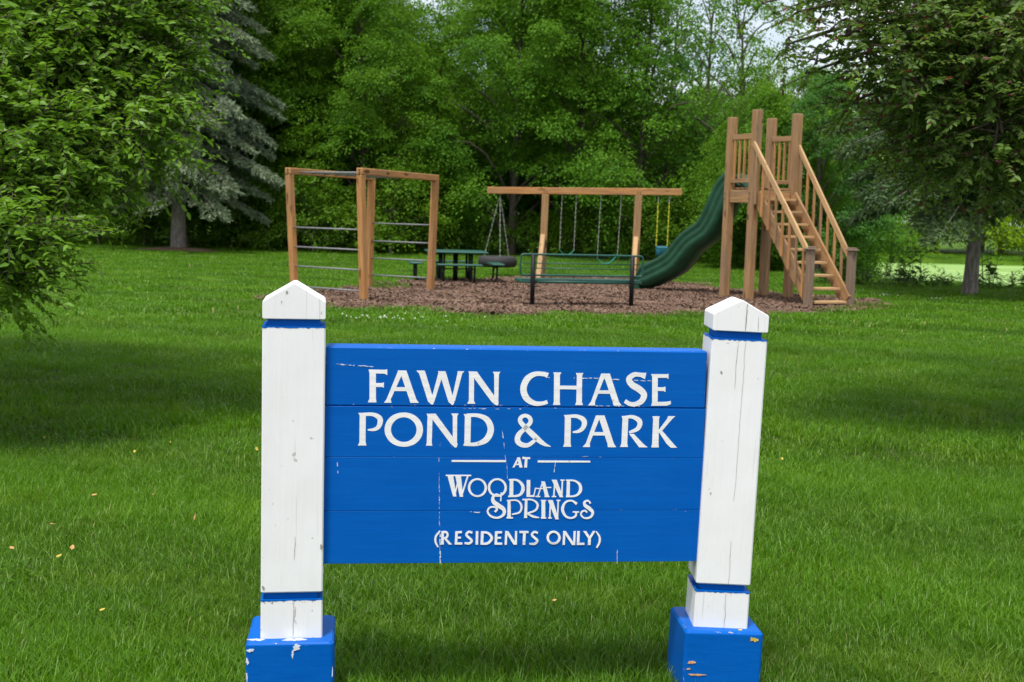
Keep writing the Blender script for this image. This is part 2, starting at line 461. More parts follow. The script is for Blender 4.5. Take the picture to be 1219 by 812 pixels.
# ------------------------------------------------------------------ scatter ("stuff") with geometry nodes: patch + emitter in one mesh
def scatter_object(name, patchV, patchF, patchT, cells, cell, z, density, m, seed, smin, smax):
    """cells: (n,2) corner coordinates of square emitter cells"""
    nP = len(patchV)
    c = np.asarray(cells, float); k = len(c)
    q = np.stack([c, c + [cell, 0], c + [cell, cell], c + [0, cell]], 1).reshape(-1, 2)
    ev = np.concatenate([q, np.zeros((len(q), 1))], 1); ev[:, 2] = z(ev[:, 0], ev[:, 1])
    ef = np.arange(len(q)).reshape(-1, 4) + nP
    tri = [tuple(t) for t in patchF]
    me = bpy.data.meshes.new(name)
    me.from_pydata(np.concatenate([patchV, ev]).tolist(), [], tri + ef.tolist())
    at = me.attributes.new('tint', 'FLOAT', 'POINT'); at.data.foreach_set('value', np.concatenate([patchT, np.zeros(len(ev))]).astype(np.float32))
    at = me.attributes.new('patch', 'BOOLEAN', 'FACE'); at.data.foreach_set('value', np.array([True] * len(tri) + [False] * len(ef)))
    me.materials.append(m)
    o = bpy.data.objects.new(name, me); COL.objects.link(o); o['kind'] = 'stuff'
    g = bpy.data.node_groups.new(name + '_scatter', 'GeometryNodeTree')
    g.interface.new_socket('Geometry', in_out='INPUT', socket_type='NodeSocketGeometry')
    g.interface.new_socket('Geometry', in_out='OUTPUT', socket_type='NodeSocketGeometry')
    N = g.nodes.new
    gi, go = N('NodeGroupInput'), N('NodeGroupOutput')
    na = N('GeometryNodeInputNamedAttribute'); na.data_type = 'BOOLEAN'; na.inputs['Name'].default_value = 'patch'
    sp = N('GeometryNodeSeparateGeometry'); sp.domain = 'FACE'
    dp = N('GeometryNodeDistributePointsOnFaces'); dp.inputs['Density'].default_value = density; dp.inputs['Seed'].default_value = seed
    ip = N('GeometryNodeInstanceOnPoints')
    rv = N('FunctionNodeRandomValue'); rv.data_type = 'FLOAT_VECTOR'; rv.inputs[0].default_value = (-.06, -.06, 0); rv.inputs[1].default_value = (.06, .06, 6.283)
    rs = N('FunctionNodeRandomValue'); rs.data_type = 'FLOAT'; rs.inputs[2].default_value = smin; rs.inputs[3].default_value = smax
    e2 = N('FunctionNodeEulerToRotation')
    K = g.links.new
    K(gi.outputs[0], sp.inputs['Geometry']); K(na.outputs['Attribute'], sp.inputs['Selection'])
    K(sp.outputs['Inverted'], dp.inputs['Mesh']); K(dp.outputs['Points'], ip.inputs['Points'])
    K(sp.outputs['Selection'], ip.inputs['Instance'])
    ps = N('GeometryNodeInputPosition'); nt_ = N('ShaderNodeTexNoise'); nt_.inputs['Scale'].default_value = 1.6; nt_.inputs['Detail'].default_value = 3
    mr = N('ShaderNodeMapRange'); mr.inputs['From Min'].default_value = .3; mr.inputs['From Max'].default_value = .7; mr.inputs['To Min'].default_value = .62; mr.inputs['To Max'].default_value = 1.3
    mm = N('ShaderNodeMath'); mm.operation = 'MULTIPLY'
    K(ps.outputs[0], nt_.inputs['Vector']); K(nt_.outputs[0], mr.inputs['Value']); K(mr.outputs[0], mm.inputs[0]); K(rs.outputs[1], mm.inputs[1])
    K(rv.outputs[0], e2.inputs[0]); K(e2.outputs[0], ip.inputs['Rotation']); K(mm.outputs[0], ip.inputs['Scale'])
    K(ip.outputs['Instances'], go.inputs[0])
    md = o.modifiers.new('scatter', 'NODES'); md.node_group = g
    return o

def grass_patch(n, rad, h0, h1, w, lean, dry=.02):
    r = rad * np.sqrt(rng.random(n)); a = rng.random(n) * 2 * np.pi
    b = np.stack([r * np.cos(a), r * np.sin(a), np.full(n, -.004)], 1)
    h = h0 + (h1 - h0) * rng.random(n) ** 1.3
    th = rng.random(n) * 2 * np.pi; d = np.stack([np.cos(th), np.sin(th), np.zeros(n)], 1)
    sd = np.stack([-np.sin(th), np.cos(th), np.zeros(n)], 1)
    ln = lean * (.2 + rng.random(n)) * h / h1
    ww = w * (.7 + .6 * rng.random(n))
    up = np.array([0, 0, 1.])
    mid = b + up * (h * .58)[:, None] + d * (ln * .35)[:, None]
    tip = b + up * (h * (1 - .25 * rng.random(n)))[:, None] + d * ln[:, None]
    Vv = np.stack([b - sd * (ww / 2)[:, None], b + sd * (ww / 2)[:, None], mid + sd * (ww * .42)[:, None], mid - sd * (ww * .42)[:, None], tip], 1).reshape(-1, 3)
    i = np.arange(n)[:, None] * 5
    Ff = np.concatenate([i + [0, 1, 2], i + [0, 2, 3], i + [3, 2, 4]], 0)
    t = rng.random(n); t[rng.random(n) < dry] = 2.0
    return Vv, Ff, np.repeat(t, 5)

def lawn_cells(y0, y1, cell, margin):
    xs = np.arange(-26, 30, cell); ys_ = np.arange(y0, y1, cell)
    Xc, Yc = np.meshgrid(xs, ys_); Xc = Xc.ravel(); Yc = Yc.ravel()
    mx_, my_ = Xc + cell / 2, Yc + cell / 2
    ok = (np.abs(mx_) < .42 * my_ + margin) & ~in_poly(mx_, my_, BEDS * .985 + BEDS.mean(0) * .015) & (pond_f(mx_, my_) > 1.04)
    return np.stack([Xc[ok], Yc[ok]], 1)
zf = lambda x, y: hgt(x, y)
gp = grass_patch(620, .2, .025, .075, .0026, .06, .004)
scatter_object('grass', *gp, lawn_cells(1.9, 7.0, .25, 1.3), .25, zf, 48, GRASS, 1, .75, 1.2)
gp = grass_patch(24, .09, .05, .115, .0032, .10, .0)
scatter_object('long_grass', *gp, lawn_cells(1.9, 7.0, .25, 1.3), .25, zf, 14, GRASS, 4, .55, 1.25)
gp = grass_patch(560, .32, .025, .07, .0046, .055, .004)
scatter_object('grass', *gp, lawn_cells(7.0, 15.0, .25, 1.5), .25, zf, 13, GRASS, 2, .8, 1.2)
gp = grass_patch(650, .6, .03, .065, .011, .05, .004)
scatter_object('grass', *gp, lawn_cells(15.0, 58.0, .3, 2.0), .3, zf, 3.6, GRASS, 3, .8, 1.2)
def clover_patch(n, rad):
    P, D, N, s_ = [], [], [], []
    for _ in range(n):
        r = rad * math.sqrt(random.random()); a = random.uniform(0, 6.28); x, y, z = r * math.cos(a), r * math.sin(a), random.uniform(.03, .06); a0 = random.uniform(0, 6.28)
        for k in range(3):
            P.append((x, y, z)); D.append((math.cos(a0 + 2.09 * k), math.sin(a0 + 2.09 * k), .15)); N.append((random.gauss(0, .2), random.gauss(0, .2), 1)); s_.append(random.uniform(.008, .013))
    P, D, N, s_ = np.array(P), np.array(D), np.array(N), np.array(s_)[:, None]
    Sd = np.cross(N, D); Vv = np.stack([P, P + D * s_ * .7 + Sd * s_ * .5, P + D * s_, P + D * s_ * .7 - Sd * s_ * .5], 1).reshape(-1, 3)
    i = np.arange(len(P))[:, None] * 4
    return Vv, np.concatenate([i + [0, 1, 2], i + [0, 2, 3]], 0), np.full(len(Vv), .8)
cl = lawn_cells(1.9, 12.0, .25, 1.3); keep = np.zeros(len(cl), bool)
for _ in range(9):
    c = cl[rng.integers(len(cl))]; d2 = ((cl - c) ** 2).sum(1); keep |= d2 < rng.uniform(.15, .45) ** 2
scatter_object('clover', *clover_patch(46, .16), cl[keep], .25, zf, 9, GRASS, 8, .8, 1.3)
gp = grass_patch(60, .16, .015, .05, .003, .06, 1.0)
cl = np.array([(.62, 3.6), (.75, 3.55), (.75, 3.75), (.8, 3.35), (-2.0, 5.2), (1.6, 4.6), (1.75, 4.7), (-.9, 4.6), (2.4, 7.5), (.3, 5.2)])
scatter_object('dry_grass', *gp, cl, .25, zf, 28, GRASS, 9, .8, 1.2)
# mulch chips
n = 520
ctr = np.stack([.35 * np.sqrt(rng.random(n)) * np.cos(q := rng.random(n) * 6.283), .35 * np.sqrt(rng.random(n)) * np.sin(q), rng.random(n) * .02], 1)
th = rng.random(n) * 6.283; ln = .010 + .020 * rng.random(n); wd = .005 + .008 * rng.random(n); tl = rng.normal(0, .3, n)
d = np.stack([np.cos(th) * np.cos(tl), np.sin(th) * np.cos(tl), np.sin(tl)], 1) * ln[:, None]
s2 = np.stack([-np.sin(th), np.cos(th), rng.normal(0, .4, n)], 1) * wd[:, None]; upv = np.array([0, 0, .004])
Vc = np.stack([ctr - d - s2, ctr + d - s2 * .6, ctr + d + s2, ctr - d * .9 + s2, ctr + upv], 1).reshape(-1, 3)
i = np.arange(n)[:, None] * 5
Fc = np.concatenate([i + [0, 1, 4], i + [1, 2, 4], i + [2, 3, 4], i + [3, 0, 4]], 0)
t = rng.random(n); t[rng.random(n) < .012] = 2
bx = np.arange(-4, 6.3, .3); by = np.arange(17, 28, .3)
Xc, Yc = [q.ravel() for q in np.meshgrid(bx, by)]
ok = in_poly(Xc + .15, Yc + .15, BEDS)
scatter_object('mulch', Vc, Fc, np.repeat(t, 5), np.stack([Xc[ok], Yc[ok]], 1), .3, lambda x, y: np.full(np.shape(x), .010), 9, MULCH, 5, .8, 1.3)
# white clover flowers in the lawn
def clover(n, cx, cy, sx, sy, o_):
    for _ in range(n):
        x, y = random.gauss(cx, sx), random.gauss(cy, sy); r = random.uniform(.007, .012); z = random.uniform(.04, .06)
        b = Vector((x, y, z))
        o_.add([b + Vector(q) * r for q in ((1, 0, 0), (0, 1, 0), (-1, 0, 0), (0, -1, 0), (0, 0, 1), (0, 0, -1))],
               [(0, 1, 4), (1, 2, 4), (2, 3, 4), (3, 0, 4), (1, 0, 5), (2, 1, 5), (3, 2, 5), (0, 3, 5)])
mb = MB()
for c in ((26, -1.65, 15.9, .3, .15), (9, 6.95, 23.6, .12, .15), (7, 7.7, 23.0, .15, .1), (5, -1.2, 16.3, .5, .3)): clover(*c, mb)
mb.build('clover_flowers', simple('clover_white', (.75, .76, .68), .8), kind='stuff')

# ------------------------------------------------------------------ park sign
ROOT = Vector((.018, 3.60, 0)); SA = math.atan2(3.66 - 3.53, .561 + .524)
sign = thing('park_sign', ROOT, 'blue plank park sign with white lettering between two white gable-topped posts', 'sign', rz=SA)
inv = Matrix.Rotation(-SA, 3, 'Z')
def sl(p): return inv @ (Vector(p) - ROOT)                    # world -> sign space
def post(cx, cy, rz, w, zs, block, bz, seed):
    """zs: apex, eave, cap bottom, shaft top, shaft bottom, stub top; block: width and height"""
    apex, eave, cb, st, sb, tt = zs
    c = sl((cx, cy, 0)); rot = rz - SA
    def place(o, cz): o.location = (c.x, c.y, cz); o.rotation_euler = (0, 0, rot); return o
    h = w / 2
    def vbox(z0, z1, hw, name, m, par, ch=.004):
        b = MB(); b.beam((0, 0, -(z1 - z0) / 2), (0, 0, (z1 - z0) / 2), 2 * hw, 2 * hw, (0, 1, 0), ch)
        o = b.build(name, m, par); o.location = (0, 0, (z0 + z1) / 2); return o
    p = vbox(sb, st, h, 'post', mat_white('post_white', (w, w, st - sb), seed), sign)
    place(p, (sb + st) / 2); zc = (sb + st) / 2
    def child(o, z): o.location = (0, 0, z - zc); return o
    b = MB()                                                   # gable cap, ridge running front to back
    hh = (eave - cb)
    prof = [(-h + .003, 0), (h - .003, 0), (h, .003), (h, hh - .004), (h - .003, hh), (.004, apex - cb), (-.004, apex - cb), (-h + .003, hh), (-h, hh - .004), (-h, .003)]
    b.prism([(x, -h, z) for x, z in prof], (0, w, 0))
    o = b.build('cap', mat_white('cap_white', None, seed + 5), p, bevel=.003); child(o, cb)
    child(vbox(cb - .0005 - (cb - st) - .004, cb + .004, h - .014, 'band', mat_blue('band_blue', None, (30, 30, 2), seed=seed), p), (cb + st) / 2)
    child(vbox(tt - .004, sb + .004, h - .014, 'band', mat_blue('band_blue', None, (30, 30, 2), seed=seed + 1), p), (tt + sb) / 2)
    child(vbox(bz - .02, tt, h, 'post_foot', mat_white('foot_white', (w, w, tt - bz), seed + 2), p), (bz - .02 + tt) / 2)
    # painted lip lapping onto the white below each groove
    for z in (st, tt):
        lip = MB(); k = 22
        for sx, sy in ((0, -1), (1, 0), (-1, 0)):
            top = []
            for i in range(k + 1):
                u = -h + w * i / k
                dz = -.002 - .003 * abs(math.sin(i * 1.7 + z * 40)) * random.random()
                top.append((u, dz))
            for i in range(k):
                q = [(top[i][0], .0008), (top[i + 1][0], .0008), (top[i + 1][0], top[i + 1][1]), (top[i][0], top[i][1])]
                lip.add([(x, -h - .0006, zz) if sy else (sx * (h + .0006), x, zz) for x, zz in q], [(0, 1, 2, 3)])
        lip.add([(-h, -h, .0008), (h, -h, .0008), (h, h, .0008), (-h, h, .0008)], [(0, 1, 2, 3)])
        child(lip.build('paint_lip', mat_blue('lip_blue', None, (30, 30, 2)), p), z)
    # blue foot block with chipped edges
    bw, brz = block
    b = MB(); b.beam((0, 0, -.2), (0, 0, .2), bw, bw, (0, 1, 0), .007)
    o = b.build('base_block', mat_blue('block_blue', (bw, bw, .40), (6, 6, 40), 1.75, seed + .3), p, bevel=.002)
    child(o, bz - .2); o.rotation_euler = (0, 0, brz - rz)
    return p, c, rot, h
pl, lc, lrot, lh = post(-.613, 3.534, R_(8.6), .172, (1.208, 1.161, 1.110, 1.089, .338, .318), (.243, R_(7)), .207, 1.3)
pr, rc, rrot, rh = post(.645, 3.682, R_(.6), .160, (1.184, 1.145, 1.094, 1.072, .348, .328), (.232, R_(4)), .219, 4.1)

def flat_marks(name, m, parent, polys, **kw):
    """thin irregular flakes lying on a face: list of (list of (x, z), y)"""
    for P, y in polys:
        b = MB(); b.prism([(x, y, z) for x, z in P], (0, -.0012, 0)); b.build(name, m, parent, **kw)
def blob(cx, cz, rx, rz_, k=9):
    k = 22; f1, f2, f3 = [random.uniform(0, 6.28) for _ in range(3)]; out = []
    for i in range(k):
        a = 2 * math.pi * i / k
        rr = .8 + .22 * math.sin(2 * a + f1) + .17 * math.sin(5 * a + f2) + .12 * math.sin(9 * a + f3) + random.uniform(-.12, .12)
        out.append((cx + rx * math.cos(a) * rr, cz + rz_ * math.sin(a) * rr))
    return out
def crackline(x, z0, z1, w, k=12, jit=.0015):
    zs = np.linspace(z0, z1, k); xs_ = x + np.cumsum(rng.normal(0, jit * .5, k))
    ws = .6 * w * (.25 + .75 * np.abs(np.sin(np.linspace(0.3, 2.9, k)))) * rng.uniform(.5, 1.2, k)
    return [(a_ - w_, z_) for a_, w_, z_ in zip(xs_, ws, zs)] + [(a_ + w_, z_) for a_, w_, z_ in list(zip(xs_, ws, zs))[::-1]]
pr.rotation_euler = (0, R_(1.3), rrot)
# long checks in the timber and weathered spots (y is the face of the post in its own space)
zcL = (.338 + 1.089) / 2; zcR = (.348 + 1.072) / 2
flat_marks('timber_check', CRACK, pl, [(crackline(.006, .435 - zcL, .50 - zcL, .0009), -.0863), (crackline(.004, .215 - zcL, .318 - zcL, .0008), -.0863),
    (crackline(.004, .30 - zcL, .25 - zcL, .0007, jit=.006), -.0863), (blob(-.02, 1.185 - zcL, .003, .005), -.0863), (blob(-.034, 1.158 - zcL, .0015, .003), -.0863),
    (blob(.081, .47 - zcL, .004, .010), -.0863), (blob(-.079, .355 - zcL, .004, .006), -.0863)])
flat_marks('timber_check', CRACK, pr, [(crackline(.013, 1.098 - zcR, 1.176 - zcR, .0022), -.0803), (crackline(.012, .60 - zcR, 1.07 - zcR, .0004, 26), -.0803),
    (crackline(-.006, .93 - zcR, 1.07 - zcR, .0007), -.0803), (crackline(.014, .352 - zcR, .48 - zcR, .0006), -.0803), (crackline(.010, .215 - zcR, .327 - zcR, .0008), -.0803),
    (crackline(.05, 1.10 - zcR, 1.14 - zcR, .0005), -.0803), (blob(-.047, .975 - zcR, .003, .005), -.0803), (blob(-.055, .62 - zcR, .002, .003), -.0803)])
# lichen and bare wood on the foot blocks
def on_block(p, w, brz, rz, zc, polys, m, name):
    for P, kind in polys:
        b = MB()
        if kind == 'front': b.prism([(x, -w / 2, z - zc) for x, z in P], (0, -.0018, 0))
        else: b.prism([(x, y, kind - zc) for x, y in P], (0, 0, .002))
        o = b.build(name, m, p); o.rotation_euler = (0, 0, brz - rz)
on_block(pr, .232, R_(4), R_(.6), zcR, [(blob(.088, .198, .012, .008, 12), 'front'), (blob(.05, -.098, .008, .004), .219)], LICHEN, 'lichen_spot')
on_block(pr, .232, R_(4), R_(.6), zcR, [(blob(-.092, .125, .011, .006, 11), 'front'), (blob(-.075, .088, .022, .004, 13), 'front'), (blob(-.10, .105, .006, .003), 'front'), (blob(-.045, .06, .02, .004, 12), 'front')], BARE, 'bare_wood')
on_block(pl, .243, R_(7), R_(8.6), zcL, [(blob(-.108, .186, .010, .006), 'front'), (blob(-.1165, .155, .004, .012), 'front'), (blob(-.1175, .11, .0025, .016), 'front'), (blob(.1185, .12, .002, .014), 'front'), (blob(.018, .193, .014, .009), 'front'), (blob(.008, .174, .004, .012), 'front'), (blob(.012, -.102, .030, .012), .207), (blob(-.095, -.098, .020, .009), .207)], SCRATCH, 'flaked_paint')

# sign panel: four planks side by side, seams recessed
panel_c = sl((.0185, 3.595, 0)); L0, L1 = -.5455, .5465
TH = .085
panel = MB(); panel.box((0, .03, .72), (1.10, .02, .56), 0, .002)
pan = panel.build('sign_panel', mat_blue('panel_back_blue', None), sign)
seams = [1.0335, .855, .713, .563, .412]
# pixel layout of the lettering drawing -> board face coordinates
TLc, TRc, BRc, BLc = np.array((388, 411.)), np.array((838, 415.5)), np.array((827, 663.)), np.array((385, 668.))
Hm = None
def solve_h():
    src = [TLc, TRc, BRc, BLc]; dst = [(L0, seams[0]), (L1, seams[0]), (L1, seams[-1]), (L0, seams[-1])]
    A = []; B = []
    for (x, y), (u, v) in zip(src, dst):
        A.append([x, y, 1, 0, 0, 0, -u * x, -u * y]); B.append(u)
        A.append([0, 0, 0, x, y, 1, -v * x, -v * y]); B.append(v)
    return np.append(np.linalg.solve(np.array(A), np.array(B)), 1).reshape(3, 3)
Hm = solve_h()
def lay(x, y):
    q = Hm @ np.array([x, y, 1.0]); return q[0] / q[2], q[1] / q[2]
YF = -.045                                                       # front of the planks in sign space
for i, ypx in enumerate((482.5, 541.5, 604)): seams[i + 1] = lay(610, ypx)[1]
for i in range(4):
    z1, z0 = seams[i] - .0004, seams[i + 1] + .0004
    ln, h = L1 - L0, z1 - z0
    b = MB(); b.beam((-ln / 2, 0, 0), (ln / 2, 0, 0), TH, h, (0, 0, 1), .0008 if i else .004)
    o = b.build('plank', mat_blue('plank_blue', (ln, TH, h), (2, 30, 30), 1.0 if i else 1.6, 2.1 * i + .4), sign)
    o.location = ((L0 + L1) / 2, YF + TH / 2 + random.uniform(-.0005, .0005), (z0 + z1) / 2)

# lettering: brush strokes with widths, in the units of three enlarged drawings of the board
def spline(P, k=7):
    P = np.array(P, float); out = []
    Q = np.vstack([2 * P[0] - P[1], P, 2 * P[-1] - P[-2]])
    for i in range(len(P) - 1):
        p0, p1, p2, p3 = Q[i:i + 4]
        for t in np.linspace(0, 1, k, endpoint=False):
            out.append(.5 * ((2 * p1) + (-p0 + p2) * t + (2 * p0 - 5 * p1 + 4 * p2 - p3) * t * t + (-p0 + 3 * p1 - 3 * p2 + p3) * t ** 3))
    out.append(P[-1]); return np.array(out)
NST = [0]
def stroke(mb, org, P, curve=False, closed=False):
    NST[0] += 1; yf = YF - .0006 - .000012 * NST[0]
    P = [p if len(p) == 3 else (*p, 14) for p in P]
    if closed:
        n = len(P); Q = spline(P + [P[0], P[1]])
        Q = spline([P[-1]] + P + [P[0], P[1]])[7:7 + 7 * n]
    else: Q = spline(P) if curve else np.array(P, float)
    n = len(Q); A_, B_ = [], []
    for i in range(n):
        x, y, w = Q[i]
        if curve or closed:
            d = Q[(i + 1) % n] - Q[i - 1] if closed else Q[min(i + 1, n - 1)] - Q[max(i - 1, 0)]
            l = math.hypot(d[0], d[1]) or 1; nx_, ny_ = -d[1] / l, d[0] / l
        else:
            d = Q[-1] - Q[0]; nx_, ny_ = (1, 0) if abs(d[1]) > abs(d[0]) * .8 else (0, 1)
        A_.append(lay(org[0] + (x + nx_ * w / 2) / 6.095, org[1] + (y + ny_ * w / 2) / 6.095))
        B_.append(lay(org[0] + (x - nx_ * w / 2) / 6.095, org[1] + (y - ny_ * w / 2) / 6.095))
    vs = [(u, yf, v) for u, v in A_] + [(u, yf, v) for u, v in B_] + [(u, YF + .003, v) for u, v in A_] + [(u, YF + .003, v) for u, v in B_]
    fs = []
    for i in range(n if closed else n - 1):
        j = (i + 1) % n
        fs += [(i, j, n + j, n + i), (i, 2 * n + i, 2 * n + j, j), (n + j, 3 * n + j, 3 * n + i, n + i)]
    if not closed: fs += [(0, n, 3 * n, 2 * n), (n - 1, 2 * n - 1 + 0, 4 * n - 1, 3 * n - 1)]
    mb.add(vs, fs)
def ell(cx, cy, rx, ry, wt, ws, k=14):
    return [(cx + rx * math.cos(2 * math.pi * i / k), cy + ry * math.sin(2 * math.pi * i / k), wt + (ws - wt) * abs(math.cos(2 * math.pi * i / k))) for i in range(k)]
A1, A2, A3 = (420, 425), (610, 425), (510, 530)
